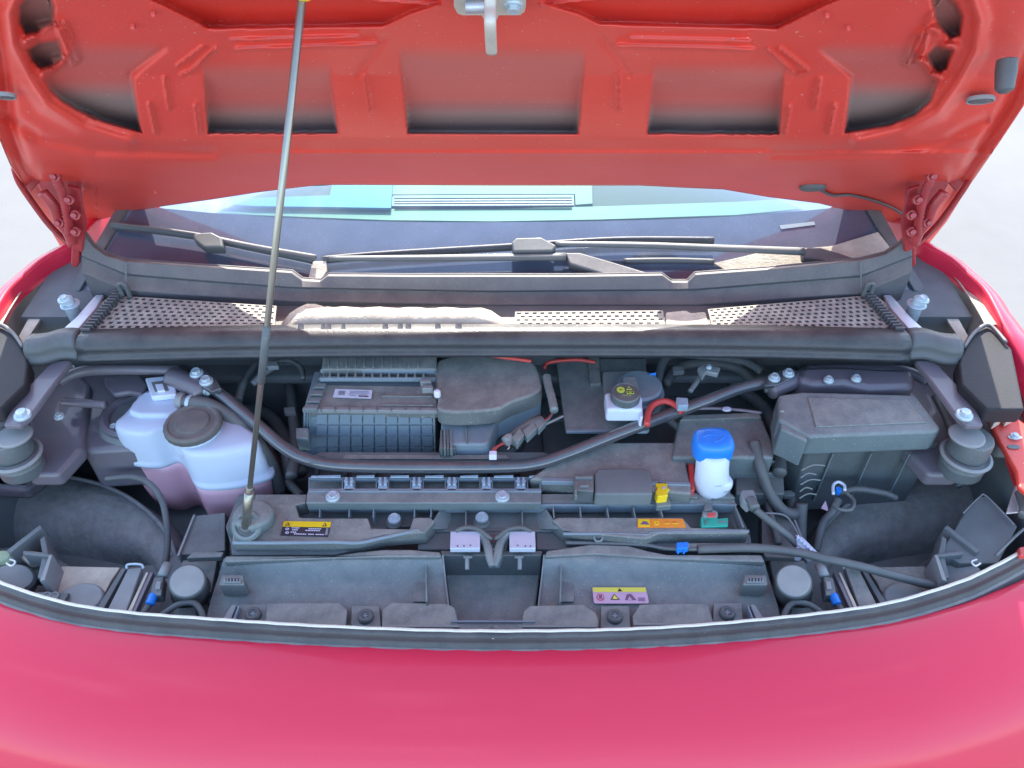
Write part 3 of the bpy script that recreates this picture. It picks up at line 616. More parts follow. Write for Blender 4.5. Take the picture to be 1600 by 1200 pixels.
# ---- side walls: inner wings, rails, wheel arch liners
for f, ml in ((lambda x: x, lambda q: q), (mir, mirl)):
    # wheel arch liner: a curved grey wall
    tc_ = [(40, 738), (75, 740), (110, 746), (155, 757), (200, 778), (242, 810), (268, 848), (282, 900)]
    bc_ = [(40, 900), (70, 900), (100, 902), (130, 904), (165, 906), (200, 908), (232, 910), (256, 915)]
    secs = [[Pz(f(x), y, .715) + Vector((0, .03, -.05)) for x, y in tc_]]
    for k in range(9):
        t = k / 8
        secs.append([Pz(f(x), y, .715).lerp(Pz(f(x2), y2, .60), t) + Vector((0, -.02 * math.sin(t * math.pi), .045 * math.sin(t * math.pi) + .002 * math.sin(i * 2.1 + k))) for i, ((x, y), (x2, y2)) in enumerate(zip(tc_, bc_))])
    secs = [cr_path(q_, 4) for q_ in secs]
    ln = loft('wheelarch_liner', secs, 'liner', car, closed=False)
    tube('liner_flange', [p + Vector((0, 0, .002)) for p in secs[1]], .004, 'liner', ln, smooth_path=False, seg=8)
    # inner wing: flat apron above the liner
    P('inner_wing', ml([(f(-60), 560), (f(95), 560), (f(150), 640), (f(120), 700), (f(40), 765), (f(-60), 760)]) if f is mir else [(-60, 560), (95, 560), (150, 640), (120, 700), (40, 765), (-60, 760)], .80, .03, 'purple', bevel=.01)
    rail = P('wing_rail', [(f(112), 562), (f(45), 652), (f(30), 664), (f(4), 664), (f(22), 625), (f(82), 562)], .955, .012, 'purple', bevel=.004)
    bolt(Pz(f(35), 648, .958), .013, rail)
    # rubber bonnet stop on its pedestal
    fx = 22 if f is not mir else 1511
    b0 = cyl('stop_pedestal', fx + (4 if f is not mir else -2), 714, .885, 34, .03, 'black', sy=.95, taper=1.0, bev=.3)
    lathe('pedestal_rim', Pz(fx + (4 if f is not mir else -2), 712, .888), [(.036, -.004), (.040, .002), (.035, .005), (.030, 0)], 'grey', b0, n=32)
    lathe('stop_post', Pz(fx, 706, .892), [(.031, 0), (.029, .03), (.027, .034)], 'black', b0, n=32)
    lathe('stop_top', Pz(fx, 680, .929), [(.027, -.003), (.027, .0), (.025, .002)], 'grey', b0, n=32)
    bd = P('bulkhead_body_panel', [(f(92), 572), (f(290), 566), (f(300), 590), (f(285), 612), (f(250), 640), (f(220), 700), (f(130), 705), (f(96), 640)], .845, .10, 'purple', bevel=.012)
    # battery-side body rail with a soft swage
    T('body_swage', [(f(92), 596), (f(130), 580), (f(200), 577), (f(280), 579)], .905, 9, 'purple')
# left side extras: strut turret rings
tr = cyl('strut_turret', 215, 650, .852, 62, .06, 'void', sy=.95, bev=.12)
lathe('turret_ring', Pz(212, 646, .856), [(.056, -.006), (.060, .002), (.052, .006), (.044, .002), (.042, -.006)], 'purple', tr, n=36)
for x, y in ((186, 608), (246, 655), (178, 668)): bolt(Pz(x, y, .856), .009, tr)
T('turret_bracket', [(98, 628), (130, 630), (165, 632)], .885, 7, 'purple')
P('turret_flange', [(160, 590), (215, 580), (232, 600), (222, 616), (200, 612), (176, 616), (164, 604)], .886, .012, 'purple', bevel=.005)
for x, y in ((92, 650), (110, 575)): bolt(Pz(x, y, .89), .008, car)
# right body rail with brace lug
rr_ = P('right_body_rail', [(1252, 572), (1300, 570), (1430, 576), (1432, 604), (1360, 606), (1320, 598), (1270, 600), (1246, 590)], .925, .05, 'purple', bevel=.012)
for x, y in ((1295, 593), (1338, 591)): bolt(Pz(x, y, .929), .0085, rr_)
# lugs that carry the brace ends
lugL = T('brace_lug', [(268, 590), (290, 598), (318, 614)], .905, 17, 'purple', seg=16)
lugR = T('brace_lug', [(1258, 588), (1235, 598), (1205, 611)], .905, 13, 'purple', seg=16)
bolt(Pz(324, 612, .905), .008, lugL, axis=(.6, -.7, .3)); bolt(Pz(1210, 608, .9), .007, lugR, axis=(-.6, -.7, .3))

# ---- strut brace
bp = [(322, 600, .908), (352, 622, .90), (400, 662, .885), (440, 696, .868), (470, 714, .858), (510, 725, .852), (570, 729, .850), (680, 730, .850), (790, 729, .850), (840, 724, .852), (890, 708, .858), (960, 680, .868), (1040, 650, .88), (1110, 624, .892), (1160, 606, .90), (1205, 596, .908)]
bpts = top(bp); brace = tube('strut_brace', bpts, .0105, 'brace', car, 'black bent strut brace tube crossing the bay', n=8, seg=20)
for c, r in (((307, 583), .0115), ((322, 595), .0115), ((1210, 590), .0100), ((1232, 583), .0100)): bolt(Pz(c[0], c[1], .925), r, brace, h=.55)
P('brace_foot', [(296, 578), (316, 574), (338, 592), (346, 606), (330, 612), (300, 594)], .921, .008, 'brace', brace)
P('brace_foot', [(1195, 590), (1220, 578), (1244, 577), (1246, 586), (1215, 602), (1196, 602)], .921, .008, 'brace', brace)
pl_ = P('brace_plate', [(500, 706), (850, 706), (872, 716), (850, 726), (500, 726), (478, 716)], .846, .006, 'void', brace)
P('plate_swage', [(540, 710), (790, 710), (798, 717), (532, 717)], .850, .003, 'plastic2', brace, bevel=.0015)
for x in (497, 858): cyl('plate_hole_plug', x, 714, .848, 7, .003, 'black', brace, n=16)

# ---- coolant expansion tank
oz = .880
outl = [(177, 660), (182, 673), (205, 679), (232, 679), (258, 671), (272, 682), (283, 704), (300, 712), (345, 710), (395, 698), (404, 684), (394, 672), (368, 656), (335, 640), (300, 634), (284, 630), (279, 618), (262, 609), (240, 607), (218, 614), (206, 630), (190, 648)]
oo = cr_path(top(outl, oz), 4, closed=True)
tank = levels('coolant_tank', oo, [(.0, .004), (.86, .004), (.95, .001), (.985, -.006), (1.0, -.018), (1.02, -.064), (1.025, -.068), (1.075, -.070), (1.085, -.078), (1.03, -.082)], 'tank', car, 'milky white plastic coolant tank with two lobes, pink below its seam')
levels('tank_lower', oo, [(1.02, -.080), (1.01, -.10), (.98, -.15), (.9, -.20)], 'coolant', tank)
cc = Pz(305, 672, oz + .003)
lathe('tank_neck', cc, [(.043, -.02), (.043, .004), (.040, .008)], 'tank', tank, n=40)
lathe('tank_cap', cc + Vector((0, 0, .006)), [(.0435, 0), (.0465, .002), (.0465, .010), (.044, .014), (.039, .0145), (.037, .0125), (.028, .0122), (.027, .015), (.012, .0155)], 'tankcap', tank, n=48, wob=.012)
lathe('cap_print', cc + Vector((0, 0, .0187)), [(.026, 0), (.026, .0006), (.004, .0006)], 'tankcap', tank, n=30, sy=.7)
P('tank_tier', [(206, 628), (222, 612), (244, 606), (268, 611), (279, 622), (283, 640), (262, 648), (215, 648), (198, 642)], .893, .02, 'tank', tank, bevel=.007)
lp = top([(226, 590), (264, 586), (272, 594), (276, 616), (236, 620)], .905)
prism('tank_loop', lp, .012, 'white', tank, bevel=.003); P('loop_hole', [(236, 597), (258, 594), (264, 610), (242, 612)], .906, .003, 'void', tank, bevel=.0008); P('loop_tongue', [(242, 600), (254, 599), (258, 610), (246, 611)], .909, .004, 'white', tank, bevel=.001)
hs = top([(280, 627, .90), (300, 628, .90), (325, 632, .898), (350, 645, .89), (378, 665, .875), (404, 695, .85), (425, 730, .80), (438, 768, .75)]); tube('tank_hose', hs, .0115, 'rubber', car, n=6, seg=14)
tube('hose_clamp', top([(279, 626, .90), (288, 627, .90)]), .0145, 'grey', car, seg=14); tube('hose_clamp', top([(296, 628, .90), (300, 629, .90)]), .0135, 'steel', car, seg=14)
T('overflow_pipe', [(165, 748, .80), (205, 745, .80), (232, 755, .80), (252, 780, .79), (260, 815, .77), (262, 850, .75), (258, 880, .74)], None, 5, 'rubber')
tube('drain_pipe', top([(448, 700, .80), (452, 730, .78), (452, 762, .74)]), .012, 'rubber', car, n=10, corr=.18)

# ---- air filter housing
fz = .900
af = P('air_filter_box', [(490, 600), (682, 603), (684, 641), (473, 639)], fz, .02, 'plastic2', None, 'ribbed grey air filter housing with a white sticker', bevel=.003)
qa = [Pz(474, 640, fz - .003), Pz(680, 642, fz - .003)]
fy = qa[0].y
fq = lambda u, v: Py(474 + (680 - 474) * u + v * (-2 + 4 * u), 641 + 68 * v, fy)
prism('box_front', [fq(0, 0), fq(1, 0), fq(1, 1.1), fq(0, 1.1)], .10, 'waffle', af, d=(0, 1, 0), bevel=.002)
for i in range(11):          # waffle grooves: the pads between them are panels
    pass
for r_ in range(4):
    for c_2 in range(10):
        u0, u1 = .10 + .088 * c_2 + .005, .10 + .088 * (c_2 + 1) - .005; v0, v1 = .05 + .255 * r_ + .022, .05 + .255 * (r_ + 1) - .022
        v1 = min(v1, 1.04)
        q_ = [fq(u0, v0), fq(u1, v0), fq(u1, v1), fq(u0, v1)]
        build('panel', [p + Vector((0, -.0035, 0)) for p in q_] + [p + Vector((0, .001, 0)) for p in q_], [[0, 1, 2, 3], [0, 4, 5, 1], [1, 5, 6, 2], [2, 6, 7, 3], [3, 7, 4, 0]], 'waffle', af)
for u in (.012, .03, .05): prism('edge_rib', [fq(u, .02), fq(u + .008, .02), fq(u + .008, 1.02), fq(u, 1.02)], .004, 'waffle', af, d=(0, -1, 0), bevel=.0008)
prism('edge_rib', [fq(.985, .02), fq(.998, .02), fq(.998, 1.02), fq(.985, 1.02)], .006, 'grey', af, d=(0, -1, 0), bevel=.0008)
P('lid_lip', [(474, 635), (684, 637), (684, 642), (472, 640)], fz + .003, .008, 'grey', af, bevel=.0012)
for i in range(8): P('lip_notch', [(500 + i * 22, 634), (502 + i * 22, 634), (502 + i * 22, 640), (500 + i * 22, 640)], fz + .005, .006, 'void', af, bevel=0)
P('side_clip', [(462, 668), (482, 668), (482, 686), (462, 684)], .865, .03, 'plastic', af)
for i in range(4): P('lid_step', [(492 - i * 5, 598 + i * 11), (510 - i * 4, 598 + i * 11), (507 - i * 4, 606 + i * 11), (488 - i * 5, 606 + i * 11)], fz + .007, .009, 'plastic', af, bevel=.0015)
P('lid_ridge', [(596, 616), (676, 617), (676, 620), (596, 620)], fz + .003, .004, 'plastic2', af); P('lid_ridge', [(594, 630), (678, 631), (678, 634), (594, 633)], fz + .003, .004, 'plastic2', af)
P('lid_back', [(505, 552), (682, 552), (682, 577), (502, 577)], .925, .03, 'plastic2', af, bevel=.003)
P('lid_slot_bar', [(502, 575), (678, 576), (678, 579), (500, 578)], .923, .008, 'waffle', af, bevel=.0008)
P('lid_slot_bed', [(500, 579), (680, 580), (680, 592), (496, 591)], .908, .008, 'void', af, bevel=.0008)
P('lid_slot_bar', [(500, 588), (680, 589), (680, 591), (499, 591)], .918, .008, 'waffle', af, bevel=.0008)
for i in range(12): P('lid_rib', [(514 + i * 13.3, 579), (517 + i * 13.3, 579), (516.5 + i * 13.3, 589), (513.5 + i * 13.3, 589)], .919, .010, 'grey', af, bevel=0)
for i in range(11): P('vent_slot', [(512 + i * 14, 555), (514 + i * 14, 555), (514 + i * 14, 573), (512 + i * 14, 573)], .9265, .003, 'grey', af, bevel=0)
for x, y in ((665, 594), (668, 604)): P('lid_clip', [(x - 8, y - 3), (x + 8, y - 3), (x + 9, y + 3), (x - 9, y + 3)], .925, .012, 'grey', af)
sq = quadmap(*top([(524, 608), (582, 610), (580, 623), (520, 621)], fz + .0025)); stk = flat('white_sticker', sq, rect(0, 0, 1, 1), .0006, 'tag', car); stk['label'] = 'small white printed sticker on the air filter lid'
for i in range(6): flat('sticker_print', sq, rect(.12 + i * .03, .22, .135 + i * .03, .72), .0012, 'waffle', stk)
for v, a, b in ((.22, .4, .9), (.38, .42, .92), (.54, .4, .88)): flat('sticker_print', sq, rect(a, v, b, v + .05), .0012, 'waffle', stk)
flat('sticker_print', sq, rect(.66, .72, .92, .84), .0012, 'ink', stk); flat('sticker_print', sq, rect(.42, .74, .6, .8), .0012, 'waffle', stk)
# intake duct to the right of the filter box
dz = .915
dpts = [(684, 562), (760, 556), (820, 560), (838, 572), (846, 596), (842, 612), (800, 628), (770, 640), (690, 642), (684, 620)]
duc = prism('intake_duct', cr_path(top(dpts, dz), 3, closed=True), .035, 'plastic2', car, 'rounded dusty intake duct beside the filter box', bevel=.012, seg=4)
P('duct_front', [(688, 640), (772, 641), (846, 612), (846, 622), (778, 654), (764, 690), (756, 694), (708, 694), (690, 688)], .872, .05, 'waffle', duc, bevel=.006)
P('duct_lip', [(770, 636), (838, 610), (844, 616), (776, 644)], .893, .01, 'waffle', duc, bevel=.003)
P('duct_seam', [(726, 645), (728, 645), (730, 692), (728, 692)], .875, .004, 'plastic', duc, bevel=.0005)
lathe('duct_screw', Pz(683, 612, .925), [(.006, -.01), (.006, 0), (.003, .004)], 'tag', duc, n=12)
lt = P('latch_block', [(688, 676), (708, 674), (712, 700), (686, 702)], .868, .03, 'black', None, bevel=.002)
for i in range(4): P('latch_tooth', [(688 + i * 5, 672), (691 + i * 5, 670), (692 + i * 5, 700), (688 + i * 5, 702)], .874, .02, 'plastic' if i % 2 else 'black', lt, bevel=.0008)
# harness with grey connector, red wires and white plug
hn_ = tube('wiring_connector', top([(796, 690, .88), (812, 676, .89), (830, 664, .895), (846, 656, .90)]), .011, 'black', car, 'black wiring connector with red wires', seg=8, smooth_path=False)
for a, b in (((800, 682), (812, 672)), ((816, 672), (832, 662)), ((834, 660), (846, 652))):
    P('connector_shell', [(a[0], a[1]), (b[0], b[1] - 4), (b[0] + 8, b[1] + 6), (a[0] + 8, a[1] + 12)], .905, .014, 'plastic', hn_, bevel=.002)
T('connector_ring', [(790, 690), (798, 684)], .895, 9, 'grey', hn_, seg=12)
for k in range(3):
    T('red_wire', [(792 - k, 688 + k * 2), (782 - k, 694 + k), (774 - k * 2, 702), (771 + k, 710)], .885, 1.6, 'redwire' if k != 1 else 'black', hn_, seg=6)
    T('red_wire', [(846, 658 + k * 2), (856, 654 + k), (862, 646 + k), (866, 640)], .9, 1.6, 'redwire' if k != 2 else 'black', hn_, seg=6)
P('white_plug', [(765, 704), (776, 704), (776, 711), (764, 711)], .888, .012, 'tag', hn_, bevel=.001)
T('wire_clip', [(793, 690), (796, 698), (793, 702)], .9, 1.3, 'grey', hn_, seg=6)
T('corrugated_wire_sleeve', [(854, 588), (856, 600), (862, 622), (866, 642)], .915, 6, 'plastic', None, n=6, corr=.15)
T('thin_rod', [(820, 678), (850, 664), (880, 650)], .875, 2.2, 'grey')

# ---- big sloping board and brake fluid reservoir
bd = P('splash_board', [(868, 560), (1010, 560), (1015, 672), (884, 672)], .862, .008, 'plastic', None, bevel=.002)
P('board_edge', [(884, 670), (1012, 670), (1012, 674), (885, 674)], .864, .006, 'waffle', bd, bevel=.001)
P('board_strip', [(918, 558), (936, 558), (940, 600), (922, 600)], .868, .008, 'plastic2', bd)
P('heat_shield', [(942, 580), (990, 578), (1004, 596), (1002, 628), (946, 640)], .878, .02, 'grey', None, bevel=.003)
bo = lathe('brake_booster', Pz(1000, 600, .895), [(.042, -.06), (.042, -.03), (.045, -.028), (.045, -.018), (.040, -.015), (.040, -.004), (.036, 0)], 'waffle', car, n=40)
prism('booster_sticker', [Pz(1015, 584, .898), Pz(1025, 582, .898), Pz(1025, 593, .885), Pz(1015, 595, .885)], .001, 'blue', bo, 'small pale sticker', bevel=0)
P('reservoir_tab', [(974, 588), (994, 588), (998, 606), (972, 606)], .905, .01, 'grey')
rz_ = .908
res = prism('brake_fluid_reservoir', top([(945, 612), (1000, 612), (1004, 622), (1004, 640), (948, 640)], rz_), .03, 'white', car, 'white brake fluid reservoir with a black cap', bevel=.006, seg=3)
P('reservoir_spout', [(996, 634), (1004, 634), (1005, 652), (1000, 652)], .902, .03, 'white', res, bevel=.003)
pc = Pz(978, 612, rz_ + .016); lathe('reservoir_cap', pc, [(.0225, -.018), (.0245, -.016), (.0245, -.003), (.0225, 0), (.0215, 0), (.0205, -.001)], 'black', res, n=44, wob=.02)
cq = quadmap(*[pc + Vector((a, b, .0006)) for a, b in ((-.02, .02), (.02, .02), (.02, -.02), (-.02, -.02))])
el = lambda cu, cv, ru, rv, n=18: [(cu + ru * math.cos(2 * math.pi * k / n), cv + rv * math.sin(2 * math.pi * k / n)) for k in range(n)]
flat('cap_print', cq, el(.29, .42, .17, .19), .0008, 'lime', res); flat('cap_print', cq, rect(.23, .40, .36, .44), .0014, 'ink', res)
flat('cap_print', cq, [(.52, .42), (.64, .20), (.78, .42)], .0008, 'lime', res); flat('cap_print', cq, [(.58, .385), (.64, .27), (.71, .385)], .0012, 'ink', res); flat('cap_print', cq, rect(.635, .30, .65, .36), .0016, 'lime', res)
flat('cap_print', cq, rect(.52, .5, .82, .66), .0006, 'lime', res); flat('cap_print', cq, rect(.56, .53, .79, .63), .001, 'ink', res); flat('cap_print', cq, rect(.61, .56, .73, .6), .0014, 'lime', res)
text('cap_print', 'DOT 4', cq, .34, .72, .66, .82, .0010, 'lime', res)
rh = T('red_hose', [(1011, 664), (1013, 645), (1022, 632), (1038, 627), (1053, 632), (1066, 644)], .892, 5, 'redhose', None, n=8, seg=12)
P('hose_plug', [(1057, 620), (1075, 621), (1076, 633), (1060, 634)], .912, .014, 'clip', rh, bevel=.002)
lv = P('metal_lever_bracket', [(1090, 574), (1100, 568), (1126, 574), (1122, 584), (1104, 580), (1098, 590)], .915, .01, 'grey', None)
T('lever_pin', [(1078, 612), (1088, 598), (1096, 584)], .9, 4, 'plastic', lv); bolt(Pz(1108, 573, .92), .005, lv)
T('bay_loom', [(1006, 600), (1016, 640), (1040, 560), (1090, 556), (1160, 565), (1190, 580)], .87, 7, 'void')
T('wire_run', [(1050, 640), (1110, 638), (1150, 640), (1190, 645)], .885, 2.5, 'purple'); cyl('ring_terminal', 1136, 638, .892, 7, .004, 'lilac', None, sy=.6, n=18)

# ---- boxes right of the middle
eb = P('electronics_box', [(1060, 655), (1190, 650), (1208, 690), (1210, 715), (1050, 715)], .855, .08, 'plastic', None, bevel=.006)
P('box_band', [(1068, 648), (1186, 644), (1190, 652), (1062, 657)], .862, .01, 'plastic2', eb)
for i in range(4): P('box_rib', [(1150, 700 + i * 18), (1220, 700 + i * 18), (1222, 704 + i * 18), (1150, 704 + i * 18)], .84 - i * .012, .012, 'plastic', eb)
P('box_side', [(1150, 700), (1222, 700), (1226, 772), (1150, 772)], .805, .03, 'black', eb)
ch = P('charger_housing', [(905, 690), (1066, 690), (1082, 772), (826, 748)], .845, .035, 'plastic2', None, 'dust covered flat housing behind the front beam', bevel=.005)
P('housing_ridge', [(846, 745), (1078, 752), (1080, 758), (846, 752)], .848, .01, 'waffle', ch)
P('black_module', [(934, 731), (1010, 731), (1018, 738), (1020, 772), (930, 772), (928, 740)], .857, .03, 'void', None, bevel=.004)
cb = P('black_clip', [(897, 740), (928, 740), (928, 768), (897, 766)], .858, .03, 'black', None)
P('clip_bar', [(899, 744), (926, 744), (926, 747), (899, 747)], .861, .004, 'plastic', cb, bevel=.0006); P('clip_bar', [(906, 757), (920, 757), (920, 760), (906, 760)], .861, .004, 'plastic', cb, bevel=.0006)
P('clip_leg', [(898, 764), (901, 764), (902, 775), (898, 775)], .86, .01, 'plastic', cb, bevel=.0006)
P('red_edge', [(1074, 712), (1084, 700), (1086, 765), (1078, 768)], .84, .02, 'redhose', None)

# ---- washer filler with blue cap
wf = loft('washer_filler_neck', [[Vector((p.x, p.y, p.z)) for p in [Pz(cx_, cy_, z) + Vector((math.cos(a) * r * w, math.sin(a) * r, 0)) for a in [2 * math.pi * k / 28 for k in range(28)]]] for cx_, cy_, z, r, w in ((1114, 702, .905, .024, 1), (1114, 706, .90, .026, 1.02), (1113, 728, .88, .026, 1.0), (1112, 750, .845, .028, 1.0), (1112, 764, .81, .030, 1.0), (1112, 774, .78, .030, 1.0))], 'white', car, 'white washer filler neck with a bright blue cap')
P('neck_bulge', [(1104, 738), (1138, 734), (1147, 748), (1147, 757), (1106, 758)], .862, .022, 'white', wf, bevel=.008)
P('neck_mark', [(1116, 750), (1128, 750), (1128, 760), (1117, 760)], .8635, .001, 'tank', wf, bevel=0)
cp = Pz(1115, 690, .918); capo = [cp + Vector((x, y, 0)) for x, y in ((-.031, .010), (-.026, .021), (-.01, .025), (.012, .025), (.026, .020), (.031, .008), (.031, -.012), (.022, -.022), (.0, -.026), (-.022, -.022), (-.031, -.010))]
capo = cr_path(capo, 3, closed=True)
levels('washer_cap', capo, [(0, .010), (.5, .0105), (.82, .010), (.90, .007), (.97, .003), (1, -.004), (.99, -.012), (.97, -.014), (1.0, -.018), (.98, -.024), (.9, -.026)], 'blue', wf)
T('cap_emboss', [(1098, 684, .9285), (1106, 680, .9285), (1118, 680, .9285)], None, 1.2, 'blue', wf, seg=6); T('cap_emboss', [(1116, 690, .9285), (1126, 688, .9285), (1130, 683, .9285)], None, 1.2, 'blue', wf, seg=6)

# ---- fuse box
fb_ = P('fuse_box_lid', [(1216, 616), (1254, 611), (1432, 616), (1471, 668), (1466, 674), (1266, 682), (1216, 655)], .925, .045, 'plastic', None, 'large dusty grey fuse box lid', bevel=.006)
P('lid_panel', [(1262, 620), (1420, 624), (1448, 660), (1275, 667)], .9275, .004, 'plastic2', fb_, bevel=.002)
P('lid_side', [(1215, 625), (1240, 618), (1262, 665), (1262, 690), (1220, 670)], .92, .06, 'plastic', fb_, bevel=.004)
fbb = P('fuse_box_body', [(1222, 668), (1262, 704), (1466, 694), (1468, 690), (1440, 668)], .868, .16, 'black', None, bevel=.005, taper=-.06)
for i in range(3): P('body_rib', [(1300 + i * 60, 706), (1303 + i * 60, 706), (1303 + i * 60, 710), (1300 + i * 60, 710)], .862, .12, 'plastic', fbb, bevel=.001)
q8 = [Py(x, y, .80) for x, y in ((1248, 730), (1290, 720), (1282, 780), (1245, 790))]
qm8 = quadmap(*q8)
for i, ln_ in enumerate((.9, .6, .8, .5, .7)): tube('relief_mark', [qm8(.1, .1 + i * .18, .0), qm8(.1 + ln_ * .5, .05 + i * .18, .001), qm8(.1 + ln_, .12 + i * .18, 0)], .0012, 'plastic', fbb, seg=6)
T('fuse_clip', [(1226, 652), (1232, 660), (1240, 668)], .91, 5, 'black', fb_)
lathe('lid_speck_screw', Pz(1222, 642, .925), [(.004, -.01), (.004, 0), (.002, .002)], 'grey', fb_, n=10)
# hoses and looms right side
T('fill_hose', [(1178, 690, .86), (1188, 730, .84), (1200, 765, .81), (1220, 795, .79), (1240, 803, .78), (1250, 790, .77)], None, 9, 'rubber', None, seg=14)
T('drop_hose', [(1252, 786, .79), (1250, 820, .76), (1250, 870, .72)], None, 10, 'rubber', None, seg=14)
T('loom', [(1300, 770, .80), (1315, 768, .80), (1340, 764, .80), (1380, 770, .79), (1400, 778, .78)], None, 5, 'rubber', None, n=10, corr=.14)
T('loom', [(1310, 780, .80), (1300, 800, .79), (1285, 820, .77), (1275, 860, .74)], None, 6, 'rubber', None, n=12, corr=.14)
T('loom_loop', [(1322, 770, .81), (1334, 782, .81), (1330, 796, .81), (1312, 796, .81), (1302, 788, .81)], None, 3, 'rubber')
wr = tube('white_ring', cr_path(top([(1302, 772, .815), (1302, 758, .815), (1310, 753, .815), (1319, 758, .815), (1320, 766, .815)]), 4), .0025, 'tag', car, 'small white cable ring', seg=8, smooth_path=False)
cyl('ring_core', 1311, 764, .812, 5, .01, 'blue', wr, n=14)
P('pink_tab', [(1284, 792), (1290, 782), (1294, 796)], .80, .004, 'pink', None, bevel=0)
# right connector with cable
cn = P('round_connector', [(1158, 765), (1178, 764), (1184, 780), (1170, 790), (1160, 780)], .845, .02, 'grey', None, bevel=.003)
T('connector_neck', [(1172, 780), (1180, 795)], .845, 8, 'black', cn, n=6, corr=.12, seg=12); T('connector_cable', [(1180, 796, .84), (1200, 812, .83), (1230, 836, .81), (1250, 856, .80)], None, 6, 'rubber', cn)
cyl('connector_tip', 1250, 859, .805, 7, .02, 'tag', cn, n=16)
ctb = T('long_black_cable', [(1090, 858, .81), (1176, 856, .812), (1250, 864, .81), (1290, 873, .81), (1340, 884, .805), (1400, 900, .80), (1450, 913, .79), (1486, 922, .77)], None, 7, 'rubber', None, n=8, seg=14)
P('cable_comb', [(1243, 834), (1256, 840), (1278, 862), (1270, 868), (1246, 850)], .81, .02, 'lilac', None)
for i in range(6): P('comb_tooth', [(1245 + i * 5, 836 + i * 4.6), (1249 + i * 5, 836 + i * 4.6), (1250 + i * 5, 842 + i * 4.6), (1245 + i * 5, 841 + i * 4.6)], .815, .01, 'lilac', ctb, bevel=.0005)
T('wire_hoop', [(1180, 802, .80), (1222, 804, .80), (1240, 822, .795), (1258, 862, .79), (1262, 880, .78)], None, 1.5, 'grey')

# ---- toothed rail behind the beam
rl = P('toothed_rail', [(480, 768), (846, 768), (846, 786), (478, 786)], .835, .02, 'plastic', None, 'steel rail with pale blue clips', bevel=.002)
P('rail_top', [(482, 745), (846, 745), (846, 749), (482, 749)], .836, .006, 'waffle', rl, bevel=.001)
P('rail_sill', [(482, 763), (846, 763), (846, 768), (481, 768)], .838, .006, 'waffle', rl, bevel=.001)
P('rail_bed', [(482, 748), (846, 748), (846, 765), (482, 765)], .818, .006, 'plastic2', rl, bevel=.001)
for x in (545, 598, 651, 706, 760, 814):
    c = P('rail_clip', [(x - 9, 748), (x + 9, 748), (x + 7, 755), (x + 9, 768), (x - 9, 768), (x - 7, 755)], .838, .016, 'clip', rl, bevel=.0025, )
    for dx_ in (-6, 2): P('clip_prong', [(x + dx_, 745), (x + dx_ + 4, 745), (x + dx_ + 4, 757), (x + dx_, 757)], .843, .004, 'clip', rl, bevel=.001)
for x0 in (482, 553, 606, 660, 715, 768, 823):
    x1 = {482: 536, 553: 589, 606: 643, 660: 697, 715: 751, 768: 806, 823: 845}[x0]
    P('clip_fringe', [(x0 + 4, 743), (x1 - 4, 742), (x1 - 4, 746), (x0 + 4, 746)], .843, .002, 'clip', rl, bevel=.0006)
    P('window_frame', [(x0, 749), (x0 + 2, 749), (x0 + 2, 764), (x0, 764)], .836, .008, 'waffle', rl, bevel=.0005); P('window_frame', [(x1 - 2, 749), (x1, 749), (x1, 764), (x1 - 2, 764)], .836, .008, 'waffle', rl, bevel=.0005)
bolt(Pz(520, 775, .838), .0115, rl, m='steel', h=.35); bolt(Pz(785, 775, .838), .0115, rl, m='steel', h=.35)

# ---- front beam (radiator support cover)
bz = .822
beam = P('front_beam_cover', [(372, 772), (480, 772), (480, 786), (846, 786), (846, 773), (1146, 773), (1150, 788), (1168, 825), (1168, 836), (865, 830), (655, 830), (640, 822), (360, 850), (352, 822)], .795, .03, 'black', None, 'dusty grey radiator support beam', bevel=.003)
# upper land behind pockets
P('beam_back_land', [(846, 771), (1146, 772), (1150, 786), (846, 785)], bz, .03, 'plastic2', beam)
P('beam_back_land', [(400, 772), (480, 772), (478, 786), (460, 790), (396, 790)], bz, .03, 'plastic2', beam)
P('land_line', [(480, 786), (1150, 786), (1152, 789), (480, 789)], bz, .02, 'waffle', beam, bevel=.001)
# lower land: left with label, right with label
P('left_land', [(434, 786), (462, 788), (468, 808), (500, 809), (575, 809), (580, 825), (640, 826), (646, 808), (672, 808), (680, 814), (664, 832), (600, 836), (560, 846), (520, 848), (400, 848), (362, 848), (366, 815), (400, 786)], bz, .03, 'plastic2', beam, bevel=.0025)
P('right_land', [(872, 808), (1066, 808), (1080, 824), (1168, 826), (1170, 833), (1030, 834), (1010, 842), (900, 832), (880, 828), (862, 812)], bz, .03, 'plastic2', beam, bevel=.0025)
def fin(x0, y0, x1, y1, m_='waffle', z=bz - .001, w=2.0, t=.022): return P('pocket_fin', [(x0 - w / 2, y0), (x0 + w / 2, y0), (x1 + w / 2, y1), (x1 - w / 2, y1)], z, t, m_, beam, bevel=.0005)
for x in (500, 546, 584, 648, 674): fin(x, 788, x - 1, 808)
for x0, x1 in ((864, 866), (906, 908), (948, 951), (989, 993), (1030, 1036)): fin(x0, 788, x1, 809, 'grey')
fin(1148, 788, 1162, 824, 'grey'); 

for x in (728, 816): fin(x, 789, x, 822, 'grey', bz - .012)
